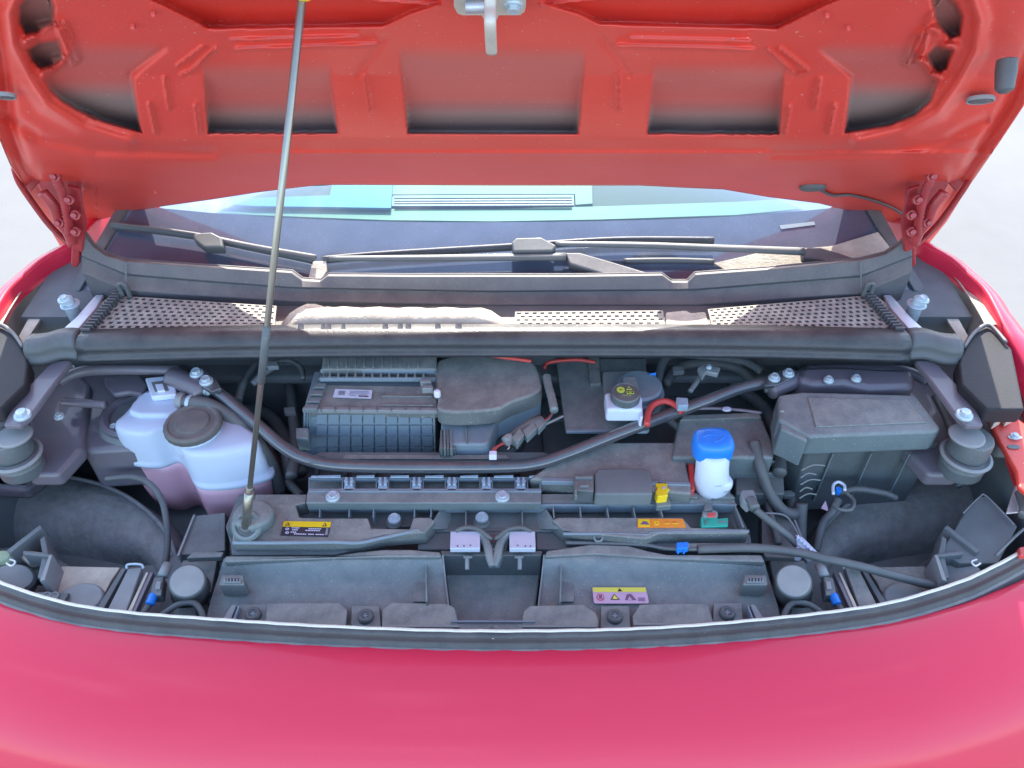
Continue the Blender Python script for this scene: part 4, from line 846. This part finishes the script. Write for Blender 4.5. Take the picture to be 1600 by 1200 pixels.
# sloping cheeks of the centre bay
for f in (lambda x: x, mir):
    prism('centre_cheek', [Pz(f(706), 790, .800), Pz(f(690), 792, .815), Pz(f(668), 826, .818), Pz(f(705), 826, .79)], .003, 'plastic', beam, bevel=.001)
P('centre_back', [(728, 790), (816, 790), (816, 824), (728, 824)], .797, .01, 'void', beam)
for x in (616, 753): lathe('beam_bolt_seat', Pz(x, 816, .797), [(.014, -.002), (.014, .002), (.010, .003)], 'plastic', beam, n=24)
bolt(Pz(616, 810, .812), .0105, beam, m='steel', h=.5); bolt(Pz(753, 808, .812), .0105, beam, m='steel', h=.5)
# front faces of the lands
P('left_face', [(360, 849), (522, 848), (558, 846), (600, 836), (655, 829), (657, 833), (604, 844), (562, 856), (525, 866), (362, 867)], .800, .02, 'void', beam, bevel=.002)
T('face_moulding', [(364, 848, .826), (440, 848, .826), (520, 847, .826), (560, 848, .822), (600, 840, .82), (655, 828, .82)], None, 3.2, 'waffle', beam)
T('face_moulding', [(880, 834, .82), (960, 834, .82), (1010, 836, .82), (1030, 832, .82), (1170, 830, .82)], None, 2.6, 'waffle', beam)
P('right_face', [(880, 834), (1012, 842), (1032, 836), (1172, 833), (1176, 856), (1060, 858), (1000, 852), (884, 850)], .797, .02, 'void', beam, bevel=.002)
for x in (935, 993): T('face_clip', [(x - 7, 838, .816), (x - 4, 845, .812), (x + 4, 845, .812), (x + 7, 838, .816)], None, 2, 'plastic', beam, seg=8)
T('face_cable', [(884, 848, .805), (1000, 851, .805), (1040, 857, .805), (1090, 858, .81)], None, 3.5, 'rubber', beam)
P('side_bar', [(1075, 848), (1170, 848), (1174, 856), (1074, 856)], .812, .008, 'plastic2', beam, bevel=.002)
bc = P('blue_clip', [(1057, 847), (1076, 846), (1076, 856), (1058, 857)], .822, .012, 'blue', None, 'small bright blue clip on the beam edge', bevel=.0015)
P('clip_foot', [(1059, 856), (1062, 856), (1062, 861), (1059, 861)], .818, .008, 'blue', bc, bevel=.0005); P('clip_foot', [(1068, 856), (1071, 856), (1071, 861), (1068, 861)], .818, .008, 'blue', bc, bevel=.0005)
# rod grommet turret
gt = loft('rod_turret', [[Pz(cx_, cy_, z) + Vector((math.cos(a) * r, math.sin(a) * r * .9, 0)) for a in [2 * math.pi * k / 32 for k in range(32)]] for cx_, cy_, z, r in ((394, 826, .79, .038), (396, 806, .842, .033), (396, 802, .850, .030), (396, 802, .852, .024))], 'plastic', car, 'rounded grey turret holding the foot of the bonnet stay')
gc = Pz(386, 822, .842); ga = Vector((0, -.62, .78)).normalized()
lathe('grommet', gc, [(.024, -.03), (.024, .002), (.020, .006), (.016, .005), (.015, .001), (.012, .0)], 'plastic', gt, axis=ga, n=32); lathe('grommet_core', gc + ga * .002, [(.012, -.01), (.012, .003), (.008, .007)], 'rubber', gt, axis=ga, n=24)
# bonnet stay
A_ = gc + ga * .006; B_ = Hd(474, -22, .014)
stay = tube('bonnet_stay', [A_, A_.lerp(B_, .5), B_], .0038, 'rod', car, 'thin olive steel rod propping the bonnet', smooth_path=False, seg=14)
tube('stay_sleeve', [A_, A_.lerp(B_, .115)], .0068, 'rod', stay, smooth_path=False, seg=14); lathe('sleeve_crimp', A_.lerp(B_, .115), [(.0068, -.004), (.0072, 0), (.0045, .008)], 'rod', stay, axis=B_ - A_, n=14)
tube('stay_grip', [A_.lerp(B_, .40), A_.lerp(B_, .52)], .0048, 'black', stay, smooth_path=False, seg=14)
lathe('stay_tip', B_ + HN * 0, [(.008, -.015), (.009, 0), (.007, .010)], 'yellow', stay, axis=HN, n=18)

# ---- stickers
q1_ = quadmap(*top([(444, 815), (518, 816), (512, 839), (438, 837)], bz + .0005))
s1_ = flat('warning_sticker', q1_, rect(0, .36, 1, 1), .0008, 'ink', car); s1_['label'] = 'black and yellow warning sticker beside the bonnet stay'
flat('sticker_header', q1_, rect(0, 0, 1, .38), .0012, 'yellow', s1_)
for u in (.10, .88): flat('sticker_triangle', q1_, [(u - .05, .32), (u, .08), (u + .05, .32)], .0018, 'ink', s1_); flat('sticker_triangle', q1_, [(u - .02, .28), (u, .17), (u + .02, .28)], .0022, 'yellow', s1_)
for u, v in ((.11, .54), (.13, .80)): flat('sticker_symbol', q1_, el(u, v, .04, .08, 12), .0014, 'tag', s1_); flat('sticker_symbol', q1_, el(u, v, .015, .03, 8), .0018, 'ink', s1_)
for a, b, v in ((.20, .36, .46), (.22, .34, .60), (.56, .84, .50), (.50, .82, .62), (.20, .32, .76), (.28, .55, .88), (.58, .70, .88), (.74, .93, .88)):
    k = a
    while k < b - .01: flat('sticker_line', q1_, rect(k, v - .03, min(b, k + .035), v + .03), .0014, 'tag', s1_); k += .045
flat('sticker_edge', q1_, [(.93, .42), (.97, .42), (.99, .9), (.93, .9)], .0014, 'waffle', s1_)
q2_ = quadmap(*top([(996, 811), (1067, 811), (1072, 825), (996, 825)], bz + .0005))
s2_ = flat('orange_sticker', q2_, rect(0, 0, 1, 1), .0008, 'orange', car); s2_['label'] = 'orange high voltage warning sticker'
flat('sticker_panel', q2_, rect(.02, .08, .26, .88), .0012, 'yellow', s2_); flat('sticker_triangle', q2_, [(.06, .66), (.12, .3), (.2, .34), (.25, .7)], .0016, 'violetink', s2_)
flat('sticker_symbol', q2_, rect(.36, .3, .46, .72), .0012, 'yellow', s2_); flat('sticker_symbol', q2_, rect(.39, .4, .43, .62), .0016, 'orange', s2_)
for a, b in ((.58, .68), (.73, .86)): flat('sticker_line', q2_, rect(a, .5, b, .6), .0012, 'yellow', s2_); flat('sticker_line', q2_, rect(a + .01, .36, b - .02, .42), .0012, 'redhose', s2_)

# ---- small connectors on the beam
yc = P('yellow_clip', [(1025, 753), (1040, 751), (1043, 756), (1043, 762), (1047, 763), (1043, 768), (1044, 774), (1028, 776), (1024, 768), (1027, 762), (1024, 757)], .848, .018, 'yellow', None, 'bright yellow clip standing on the beam', bevel=.003)
P('clip_base', [(1022, 776), (1046, 776), (1050, 790), (1026, 792)], .832, .012, 'plastic', yc); P('clip_notch', [(1034, 760), (1040, 759), (1041, 763), (1035, 764)], .849, .003, 'dustcover', yc, bevel=.0005)
gc_ = P('green_connector', [(1095, 807), (1120, 806), (1122, 810), (1138, 808), (1138, 822), (1122, 823), (1096, 824)], .822, .02, 'green', None, 'green connector plugged in the beam pocket', bevel=.002)
P('connector_top', [(1098, 797), (1112, 795), (1122, 799), (1122, 806), (1098, 806)], .828, .016, 'grey', gc_); P('connector_latch', [(1100, 786), (1113, 784), (1114, 797), (1100, 798)], .832, .014, 'black', gc_)
P('red_lock', [(1106, 801), (1118, 800), (1118, 806), (1107, 807)], .832, .004, 'redhose', gc_, bevel=.001); P('connector_slot', [(1101, 812), (1104, 812), (1104, 818), (1101, 818)], .8235, .002, 'black', gc_, bevel=0); P('connector_step', [(1122, 814), (1136, 814), (1136, 816), (1122, 816)], .8235, .002, 'plastic', gc_, bevel=0)
cyl('screw_recess', 1080, 777, .8235, 8, .004, 'plastic', beam, n=18); P('beam_tab', [(1112, 770), (1142, 770), (1150, 778), (1112, 778)], .828, .01, 'plastic', beam)
P('upright_tab', [(1078, 768), (1090, 770), (1092, 778), (1078, 777)], .827, .01, 'plastic2', beam)

# ---- latch mount in the middle
lmz = .812
for f, n_ in ((lambda x: x, 'a'), (mir, 'b')):
    pts = [(f(704), 830), (f(750), 830), (f(750), 857), (f(703), 857)] if f is not mir else [(796, 830), (836, 830), (837, 857), (796, 857)]
    a = P('latch_plate', pts, lmz + .008, .010, 'lilac', None, bevel=.0012)
    for x, y in ((pts[0][0] + (10 if f is not mir else 24), 852), (pts[0][0] + (20 if f is not mir else 32), 852), (pts[0][0] + (30 if f is not mir else 12), 851)): P('plate_dimple', [(x, y), (x + 2, y), (x + 2, y + 1.5), (x, y + 1.5)], lmz + .0092, .001, 'ink', a, bevel=0)
    P('recess_wall', [(f(656), 832), (f(704), 832), (f(704), 858), (f(652), 858)], .79, .02, 'void', None)
    T('cable_conduit', [(f(748), 832, .815), (f(756), 842, .812), (f(762), 855, .812), (f(766), 872, .81), (f(771), 884, .808)], None, 7, 'plastic', None, seg=14)
    T('cable_bow', [(f(712), 830, .82), (f(728), 824, .824), (f(748), 827, .824), (f(762), 838, .82), (f(768), 842, .815)], None, 3.5, 'rubber', None)
    st_ = T('conduit_tail', [(f(730), 868, .80), (f(730), 890, .79)], None, 3.5, 'grey', None)
    P('tail_tab', [(f(724), 868), (f(738), 868), (f(738), 871), (f(724), 871)], .803, .003, 'grey', st_, bevel=.0006)
P('latch_throat', [(752, 830), (796, 830), (790, 862), (780, 880), (764, 880), (758, 862)], .797, .015, 'void', None)
P('latch_hook', [(758, 838), (768, 834), (780, 836), (784, 842), (776, 848), (764, 848)], .806, .01, 'purple', None)
P('throat_bridge', [(762, 856), (786, 856), (784, 859), (764, 859)], .812, .006, 'dustcover', None)

# ---- front shroud: one wide cover on each side of a dark centre well
wl_ = P('centre_well', [(690, 862), (848, 862), (842, 910), (836, 960), (834, 986), (706, 986), (704, 960), (697, 910)], .745, .02, 'plastic', None, 'dark recessed well in the middle of the front shroud', bevel=.004)
P('well_back', [(688, 860), (848, 860), (846, 868), (690, 868)], .798, .08, 'black', wl_); P('well_step', [(704, 974), (836, 974), (836, 992), (706, 992)], .785, .03, 'plastic', wl_); P('well_line', [(705, 969), (836, 969), (836, 972), (705, 972)], .788, .004, 'waffle', wl_, bevel=.0006)
cyl('well_peg', 768, 981, .79, 4, .004, 'black', wl_, n=12)
def shroud(f, mn):
    z0 = .808
    def q(pts): return [(f(p[0]),) + tuple(p[1:]) for p in pts]
    back = [(352, 868), (522, 868), (560, 862), (600, 858), (640, 858), (688, 862), (690, 870), (600, 870), (520, 872), (350, 878)] if not mn else [(352, 866), (500, 866), (530, 860), (560, 852), (620, 850), (688, 860), (692, 870), (610, 866), (520, 872), (346, 878)]
    sh = P('front_shroud', q(back), z0, .02, 'plastic2', None, None, bevel=.003)
    rows = [([(350, 872), (520, 870), (600, 866), (690, 868)], .806), ([(346, 884), (520, 884), (600, 882), (692, 880)], .797), ([(340, 905), (520, 905), (600, 903), (694, 900)], .778), ([(334, 922), (520, 924), (600, 924), (696, 920)], .772), ([(326, 950), (520, 950), (600, 950), (700, 950)], .770), ([(318, 992), (520, 996), (600, 998), (706, 998)], .772)]
    secs = [cr_path(top(q(r[0]), r[1]), 5) for r in rows]
    lo = [[p - Vector((0, 0, .012)) for p in s] for s in secs]
    loft('shroud_slope', [cr_path(top(q(rows[0][0]), .80), 5)] + secs, 'plastic', sh, closed=False)
    loft('shroud_skirt', [secs[-1], [p - Vector((0, 0, .04)) for p in secs[-1]]], 'plastic', sh, closed=False)
    prism('inner_cheek', [Pz(f(690), 866, .806), Pz(f(694), 905, .778), Pz(f(700), 955, .772), Pz(f(704), 990, .772)] + [Pz(f(704), 990, .772) - Vector((0, 0, .04)), Pz(f(690), 866, .806) - Vector((0, 0, .07))], .003, 'grey', sh, d=(1 if not mn else -1, 0, 0), bevel=.001)
    for x in (664,): P('shroud_rib', q([(x, 872), (x + 2, 872), (x + 4, 940), (x + 1, 940)]), .796, .03, 'plastic', sh, bevel=.0005)
    P('shroud_notch', q([(645, 905), (664, 905), (668, 940), (645, 940)]), .7755, .003, 'plastic', sh, bevel=.001)
    return sh
shL = shroud(lambda x: x, False); shR = shroud(mir, True)
shL['label'] = 'left half of the bluish grey front shroud'; shR['label'] = 'right half of the front shroud, carrying a pink sticker'
# cover flaps along the front edge
def flap(pts, z, par, dy=8):
    a = P('cover_flap', pts, z, .010, 'plastic2', par, bevel=.002)
    return a
flap([(416, 942), (532, 941), (543, 953), (540, 982), (512, 990), (414, 986)], .785, car); flap([(612, 941), (700, 943), (711, 949), (720, 992), (596, 992), (597, 952)], .785, car)
flap([(828, 946), (910, 944), (930, 956), (936, 968), (934, 992), (812, 992), (818, 955)], .785, car); flap([(1000, 944), (1100, 942), (1107, 946), (1119, 984), (990, 990), (988, 962)], .785, car)
for a, b, y in ((416, 536, 978), (597, 718, 980), (816, 932, 980), (990, 1108, 977)): P('flap_step', [(a, y - 4), (b, y - 4), (b, y), (a, y)], .7885, .004, 'grey', car, bevel=.001)
P('bumper_ledge', [(330, 975), (420, 984), (560, 992), (771, 996), (980, 992), (1120, 985), (1210, 972), (1225, 990), (771, 1010), (310, 996)], .772, .02, 'plastic', None)
for x, y in ((395, 959), (571, 962), (961, 962), (1137, 957)):
    w = 1
    s_ = P('screw_boss', [(x - 22, y - 16), (x + 22, y - 16), (x + 26, y + 26), (x - 24, y + 26)], .780, .012, 'plastic', None)
    lathe('push_screw', Pz(x, y, .786), [(.0115, -.008), (.0115, 0), (.009, .003), (.006, .0032), (.005, .001)], 'rubber', s_, n=24, wob=.03)
    P('screw_slot', [(x - 4, y - 1), (x + 4, y - 1), (x + 4, y + 1), (x - 4, y + 1)], .7885, .0015, 'waffle', s_, bevel=0); P('screw_slot', [(x - 1, y - 3.5), (x + 1, y - 3.5), (x + 1, y + 3.5), (x - 1, y + 3.5)], .7888, .0015, 'waffle', s_, bevel=0)
for f in (lambda x: x, mir):
    P('side_rib', [(f(362), 944), (f(370), 944), (f(352), 988), (f(334), 988)], .79, .02, 'grey', None); P('side_rib', [(f(372), 945), (f(375), 945), (f(360), 988), (f(356), 988)], .79, .014, 'waffle', None, bevel=.001)
    x = f(362); bx = P('sensor_box', [(x - 16, 898), (x + 18, 898), (x + 20, 914), (x - 20, 914)], .806, .03, 'plastic2', None)
    P('socket', [(x - 13, 901), (x + 14, 901), (x + 15, 909), (x - 14, 909)], .811, .006, 'grey', bx, bevel=.003)
    P('socket_hollow', [(x - 10, 903), (x + 11, 903), (x + 11, 907.5), (x - 10, 907.5)], .8125, .002, 'ink', bx, bevel=.0005)
    for i in range(4): P('socket_pin', [(x - 8 + i * 5, 903.5), (x - 6 + i * 5, 903.5), (x - 6 + i * 5, 907), (x - 8 + i * 5, 907)], .8135, .002, 'grey', bx, bevel=0)
    # round rubber stop on the shroud shoulder
    x = 293 if f is not mir else 1240; sg = 1 if f is not mir else -1
    p = Pz(x, 908, .815); ax = Vector((sg * .25, -.30, .9)).normalized()
    st2 = lathe('shoulder_stop', p, [(.030, -.06), (.0265, -.02), (.0262, -.002), (.024, .001)], 'rubber', car, axis=ax, sy=1.0, n=36); lathe('stop_face', p + ax * .0015, [(.0235, -.001), (.0235, .001), (.022, .0018)], 'grey', st2, axis=ax, n=36)
    # outer dark pockets of the frame
    P('frame_shelf', [(f(300), 806), (f(352), 800), (f(352), 860), (f(318), 866), (f(276), 866)], .772, .03, 'black', None); P('shelf_rim', [(f(302), 804), (f(305), 804), (f(280), 868), (f(276), 868)], .776, .01, 'grey', None, bevel=.0006)
    P('frame_lip', [(f(302), 862), (f(350), 862), (f(346), 870), (f(290), 872)], .79, .012, 'plastic2', None); P('lower_shelf', [(f(285), 875), (f(340), 872), (f(330), 925), (f(270), 925)], .765, .02, 'plastic', None)
    P('frame_upright', [(f(262), 866), (f(300), 870), (f(330), 960), (f(290), 985), (f(245), 972)], .74, .03, 'void', None)
q3_ = quadmap(*[Pz(925, 919, .7755), Pz(1009, 919, .7755), Pz(1014, 944, .7745), Pz(928, 944, .7745)])
s3_ = flat('pink_sticker', q3_, [(.02, .0), (.98, .0), (1, .06), (1, .95), (.97, 1), (.03, 1), (0, .94), (0, .05)], .0022, 'pink', car); s3_['label'] = 'pink and yellow warning sticker on the shroud'
flat('sticker_header', q3_, rect(.01, .02, .99, .3), .0030, 'paleyellow', s3_)
flat('sticker_triangle', q3_, [(.46, .27), (.5, .08), (.55, .27)], .0036, 'ink', s3_); flat('sticker_triangle', q3_, [(.31, .78), (.39, .42), (.48, .78)], .0030, 'ink', s3_); flat('sticker_triangle', q3_, [(.34, .75), (.39, .5), (.45, .75)], .0036, 'paleyellow', s3_)
flat('sticker_symbol', q3_, el(.13, .62, .07, .22), .0030, 'redhose', s3_); flat('sticker_symbol', q3_, el(.13, .62, .055, .17), .0036, 'pink', s3_); flat('sticker_symbol', q3_, rect(.10, .5, .16, .74), .0042, 'violetink', s3_)
flat('sticker_symbol', q3_, [(.57, .8), (.62, .45), (.70, .42), (.78, .8)], .0030, 'violetink', s3_); flat('sticker_symbol', q3_, [(.62, .8), (.66, .6), (.7, .8)], .0036, 'pink', s3_)
for v in (.66, .74, .82): flat('sticker_line', q3_, rect(.81, v, .94, v + .03), .0030, 'violetink', s3_)

# ---- front corners: lamp backs, plates, caps
def corner(f, right):
    base = P('lamp_back', [(f(-60), 860), (f(60), 850), (f(112), 885), (f(190), 885), (f(250), 880), (f(275), 968), (f(100), 950), (f(0), 912), (f(-60), 900)], .70, .05, 'void', None, bevel=.004)
    P('lamp_plate', [(f(96), 884), (f(188), 886), (f(172), 910), (f(150), 955), (f(95), 950), (f(78), 926)], .765, .01, 'dustcover' if not right else 'plastic2', base, bevel=.002)
    p = Pz(f(124), 936, .775); lathe('lamp_cap', p, [(.036, -.02), (.036, -.002), (.033, .002)], 'grey', base, n=36, sy=.8)
    tri = P('vent_insert', [(f(55), 925), (f(108), 926), (f(96), 946), (f(78), 942)], .785, .006, 'black', base, bevel=.001)
    for x in (72, 84): lathe('insert_ring', Pz(f(x), 932, .787), [(.008, -.002), (.008, .002), (.005, .002), (.004, 0)], 'grey', base, n=18)
    st = P('channel_strip', [(f(200), 888), (f(222), 886), (f(196), 958), (f(166), 955)], .79, .012, 'grey' if not right else 'plastic2', None, 'long grey channel strip in the front corner', bevel=.002)
    P('channel_wall', [(f(190), 888), (f(197), 888), (f(160), 954), (f(150), 952)], .782, .03, 'void', st, bevel=.001); T('channel_hook', [(f(198), 888, .795), (f(200), 882, .80), (f(220), 882, .80), (f(224), 888, .795)], None, 2, 'steel', st, seg=6)
    P('red_edge_strip', [(f(234), 894), (f(240), 894), (f(210), 960), (f(202), 958)], .788, .01, 'purple', None, bevel=.001); P('red_edge_strip', [(f(228), 894), (f(232), 894), (f(204), 958), (f(198), 957)], .79, .01, 'dustcover', None, bevel=.001)
    bk2 = P('bracket_wall', [(f(62), 842), (f(70), 836), (f(76), 868), (f(66), 905), (f(58), 902), (f(66), 868)], .8035, .05, 'void', None)
    P('bracket_wall', [(f(10), 860), (f(62), 820), (f(66), 824), (f(16), 864)], .8062, .05, 'void', bk2, bevel=.001); P('bracket_wall', [(f(76), 868), (f(82), 866), (f(70), 905), (f(62), 908)], .8105, .05, 'grey', bk2, bevel=.0008); P('bracket_wall', [(f(36), 860), (f(80), 866), (f(78), 870), (f(36), 866)], .8085, .03, 'void', bk2, bevel=.001)
    P('bracket_floor', [(f(20), 862), (f(70), 860), (f(60), 905), (f(10), 900)], .765, .02, 'black', bk2)
    P('mottled_pad', [(f(40), 858), (f(70), 862), (f(72), 876), (f(44), 880), (f(28), 868)], .785, .015, 'dustcover', bk2, bevel=.004)
    lp_ = lathe('lamp_bulb_cover', Pz(f(40) if right else 20, 899 if right else 903, .78), [(.030, -.03), (.032, -.005), (.028, .002), (.01, .004)], 'grey', car, 'speckled oval lamp cover', n=32, sy=.75, axis=(.3 if not right else -.3, -.2, .9))
    lathe('lamp_green_cap', Pz(f(14) if right else 2, 872, .79), [(.020, -.02), (.020, 0), (.015, .005), (.006, .007)], 'capgreen', lp_, n=24, sy=.7); T('lamp_ring', [(f(10), 880), (f(18), 884), (f(24), 878), (f(16), 874)], .82, 1.6, 'silver', lp_, seg=6)
    return base
corner(lambda x: x, False); corner(mir, True)
# tall bracket at the right, sunlit inner wing flange with slots
tb = P('tall_bracket', [(1470, 862), (1508, 800), (1530, 776), (1540, 775), (1590, 822), (1560, 880), (1500, 880)], .798, .02, 'void', None, bevel=.002)
T('bracket_rim', [(1505, 802), (1530, 777), (1542, 776), (1585, 820)], .803, 1.4, 'grey', tb, seg=6)
T('bracket_rim', [(1556, 868), (1584, 840), (1600, 826)], .82, 2.5, 'black', tb)
sw = P('slotted_wing_flange', [(1540, 645), (1572, 640), (1600, 660), (1640, 690), (1640, 800), (1592, 760), (1588, 735), (1562, 690)], .90, .01, 'under', None, 'sunlit orange red flange with slots at the right wing', bevel=.004)
for x, y, r in ((1586, 683, 11), (1584, 698, 10)):
    lathe('flange_slot', Pz(x, y, .9015), [(Rr(r, Pz(x, y, .9)), -.001), (Rr(r, Pz(x, y, .9)), .0008)], 'void' if y > 690 else 'silver', sw, n=24, sy=.45)
bolt(Pz(1586, 681, .904), .007, sw)
for k, x in enumerate((1545, 1558, 1572)): T('wing_swage', [(x - 40 + k * 4, 585), (x - 18, 610), (x, 640), (x + 6, 655)], .925, 5, 'purple', sw)
P('flange_tab', [(1548, 640), (1562, 636), (1566, 656), (1552, 664)], .915, .012, 'beige', sw); P('flange_tab', [(1568, 644), (1582, 642), (1584, 654), (1572, 660)], .913, .012, 'beige', sw)
P('silver_wedge', [(1586, 758), (1592, 758), (1592, 800), (1572, 802)], .86, .004, 'silver', None)
T('edge_bolt', [(1594, 770), (1600, 790), (1600, 806)], .87, 8, 'black', None)

# ---- wing gutters by the hinges
for f in (lambda x: x, mir):
    R_ = f is mir
    def gp(pts, z): return [Pz(x if R_ else mir(x), y, z) for x, y in pts]
    ou = [(1437, 378), (1482, 402), (1508, 424), (1536, 450), (1553, 479), (1567, 508)]; inn = [(1430, 388), (1470, 412), (1488, 428), (1502, 443), (1526, 479), (1541, 506)]
    gw = loft('wing_gutter', [cr_path(gp(ou, .984), 4), cr_path(gp(ou, .976), 4), cr_path(gp(inn, .966), 4), cr_path(gp(inn, .972), 4), [p + Vector((-.003 if R_ else .003, 0, 0)) for p in cr_path(gp(inn, .972), 4)], cr_path(gp([(x - 6, y + 6) for x, y in inn], .93), 4)], 'dustcover', car, closed=False)
    gw['label'] = ('dusty gutter inside the right wing' if R_ else 'dusty gutter inside the left wing')
    loft('gutter_wall', [cr_path(gp([(x - 2, y + 2) for x, y in inn], .955), 4), cr_path(gp([(1420, 420), (1462, 440), (1470, 455), (1482, 480), (1500, 515), (1508, 540)], .90), 4)], 'grey', gw, closed=False)
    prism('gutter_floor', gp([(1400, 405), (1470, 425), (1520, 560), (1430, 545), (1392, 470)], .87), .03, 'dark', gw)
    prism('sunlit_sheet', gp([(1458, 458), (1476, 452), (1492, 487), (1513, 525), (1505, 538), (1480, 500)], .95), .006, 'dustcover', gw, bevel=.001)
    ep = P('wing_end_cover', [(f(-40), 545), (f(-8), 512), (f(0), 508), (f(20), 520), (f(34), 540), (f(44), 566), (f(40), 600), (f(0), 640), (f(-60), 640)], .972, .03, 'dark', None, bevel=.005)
    T('cover_edge', [(f(-30), 535), (f(-4), 508), (f(18), 518), (f(36), 542)], .978, 3, 'cowl', ep)
    P('wing_apron', [(f(-60), 590), (f(40), 560), (f(84), 566), (f(20), 650), (f(-20), 700), (f(-60), 700)], .87, .03, 'void', None, bevel=.01)
P('orange_reflector_chip', [(1592, 855), (1604, 852), (1604, 868), (1594, 868)], .82, .01, 'redhose', None)

# ---- seal round the front of the opening
def sweep_out(path, prof_, name, m_, par, lab=None):
    secs = []
    for i, p in enumerate(path):
        t = path[min(i + 1, len(path) - 1)] - path[max(i - 1, 0)]; nrm = Vector((t.y, -t.x, 0)).normalized()
        secs.append([p + Vector((nrm.x * a, nrm.y * a, b + .0006 * math.sin(i * 1.9))) for a, b in prof_])
    return loft(name, secs, m_, par, lab, closed=False)
lipw = cr_path(top(lip_px, .812), 6)
fs_ = sweep_out(lipw, [(-.010, -.045), (-.008, -.004), (-.004, .0), (.0015, .001), (.0045, -.003), (.006, -.010), (.009, -.017), (.016, -.0205), (.018, -.0255), (.023, -.0265), (.026, -.036)], 'front_bay_seal', 'seal', car, 'perished black rubber seal along the front edge')
sweep_out(lipw, [(-.0085, -.0015), (-.0065, .0014), (-.0045, .0018), (-.003, .0014), (-.002, -.002)], 'seal_sunlit_dust_lip', 'lip', fs_)
sweep_out(lipw, [(.0125, -.0185), (.0145, -.0190), (.0165, -.0205)], 'seal_bead', 'cowl', fs_)
rn = random.Random(5)
for i in range(34):
    x = rn.choice((rn.uniform(715, 800), rn.uniform(60, 1500))) ; y = float(np.interp(x, [p[0] for p in lip_px], [p[1] for p in lip_px]))
    w = rn.uniform(2, 8)
    P('seal_chip', [(x - w, y + 4), (x + w, y + 4 + rn.uniform(-1, 1)), (x + w * .5, y + 7), (x - w * .6, y + 6.5)], .8085, .003, 'lip' if i % 2 == 0 and 700 < x < 810 else 'rubber', fs_, bevel=0)
# connector pairs and small looms near the shoulder stops
for f, wcol in ((lambda x: x, 'blue'), (mir, 'blue')):
    c = T('grey_plug', [(f(262), 882), (f(254), 900)], .80, 8, 'grey', None, seg=10, smooth_path=False)
    P('plug_shell', [(f(240), 902), (f(256), 900), (f(252), 930), (f(234), 930)], .80, .02, 'black', c); P('plug_latch', [(f(244), 908), (f(252), 908), (f(250), 920), (f(242), 920)], .803, .004, 'grey', c, bevel=.0008)
    T('plug_boot', [(f(240), 930), (f(234), 944)], .795, 7, wcol, c, seg=10); T('plug_loom', [(f(234), 944, .79), (f(226), 955, .79), (f(222), 968, .785)], None, 5, 'rubber', c)
    T('loom_hoop', [(f(246), 966, .785), (f(262), 955, .79), (f(280), 944, .795), (f(302), 942, .795), (f(314), 955, .79), (f(318), 972, .785)], None, 5, 'rubber', None)
    P('plug_pad', [(f(268), 950), (f(304), 948), (f(310), 975), (f(272), 976)], .775, .02, 'black', None)

# ---- what fills the depths: drive unit, hoses and looms below the brace
for f in (lambda x: x, mir):
    P('inner_wing_web', [(f(44), 655), (f(112), 568), (f(140), 600), (f(128), 700), (f(90), 742), (f(40), 742)], .86, .03, 'purple', None, bevel=.008)
du = P('drive_unit', [(470, 640), (880, 640), (900, 745), (450, 745)], .74, .07, 'void', None, 'grimy drive unit housing deep in the bay', bevel=.012)
for i in range(9): P('housing_rib', [(490 + i * 45, 650), (496 + i * 45, 650), (498 + i * 45, 740), (491 + i * 45, 740)], .75, .012, 'void', du, bevel=.002)
for x, y, rp, h in ((560, 690, 34, .03), (780, 680, 40, .035), (870, 640, 26, .03)):
    cyl('housing_boss', x, y, .765, rp, h, 'plastic', du, bev=.1)
P('battery_tray', [(840, 560), (1250, 560), (1250, 720), (850, 720)], .76, .04, 'void', None, bevel=.01)
P('bulkhead_pad', [(300, 555), (1250, 555), (1240, 590), (310, 590)], .84, .02, 'void', None, bevel=.008)
rq = random.Random(11)
hoses = [([(418, 575), (430, 566), (452, 564), (470, 574), (474, 592)], .88, 4, 'rubber'), ([(395, 600), (410, 585), (430, 572)], .87, 5, 'grey'), ([(440, 560), (452, 600), (458, 650), (462, 700), (455, 745)], .80, 8, 'rubber'),
         ([(380, 640), (420, 650), (450, 690), (470, 740)], .76, 10, 'rubber'), ([(400, 570), (380, 600), (372, 625)], .86, 6, 'black'), ([(1040, 600), (1060, 575), (1100, 568), (1150, 575), (1180, 600)], .86, 8, 'rubber'),
         ([(1030, 580), (1026, 610), (1040, 650), (1080, 680)], .84, 6, 'black'), ([(1140, 590), (1160, 610), (1196, 640), (1214, 690), (1218, 740)], .82, 9, 'rubber'), ([(1220, 700), (1230, 750), (1236, 800), (1230, 850)], .74, 8, 'rubber'),
         ([(420, 700), (440, 740), (470, 775)], .76, 6, 'black'), ([(1180, 740), (1200, 790), (1216, 850)], .78, 5, 'black'), ([(850, 575), (858, 566), (900, 562), (930, 566)], .89, 3, 'redwire'), ([(770, 556), (800, 560), (830, 564)], .93, 3, 'redwire'),
         ([(1195, 610), (1240, 604), (1262, 590)], .90, 4, 'black'), ([(120, 700), (160, 720), (178, 700)], .80, 6, 'black'), ([(1400, 700), (1430, 730), (1480, 740), (1500, 760)], .78, 5, 'black'), ([(1460, 620), (1480, 660), (1490, 700)], .86, 5, 'black')]
for pts, z, rp, m_ in hoses:
    T('hose' if rp > 5 else 'wire', pts, z, rp, m_, None, seg=12, n=14 if rp in (6, 9) else 8, corr=.13 if rp in (6, 9) else 0)
for x, y, z in ((425, 568, .885), (452, 640, .81), (1060, 576, .87), (1215, 690, .83), (1233, 770, .75)):
    P('hose_bracket', [(x - 9, y - 4), (x + 9, y - 5), (x + 10, y + 4), (x - 8, y + 5)], z + .008, .01, 'grey', None)
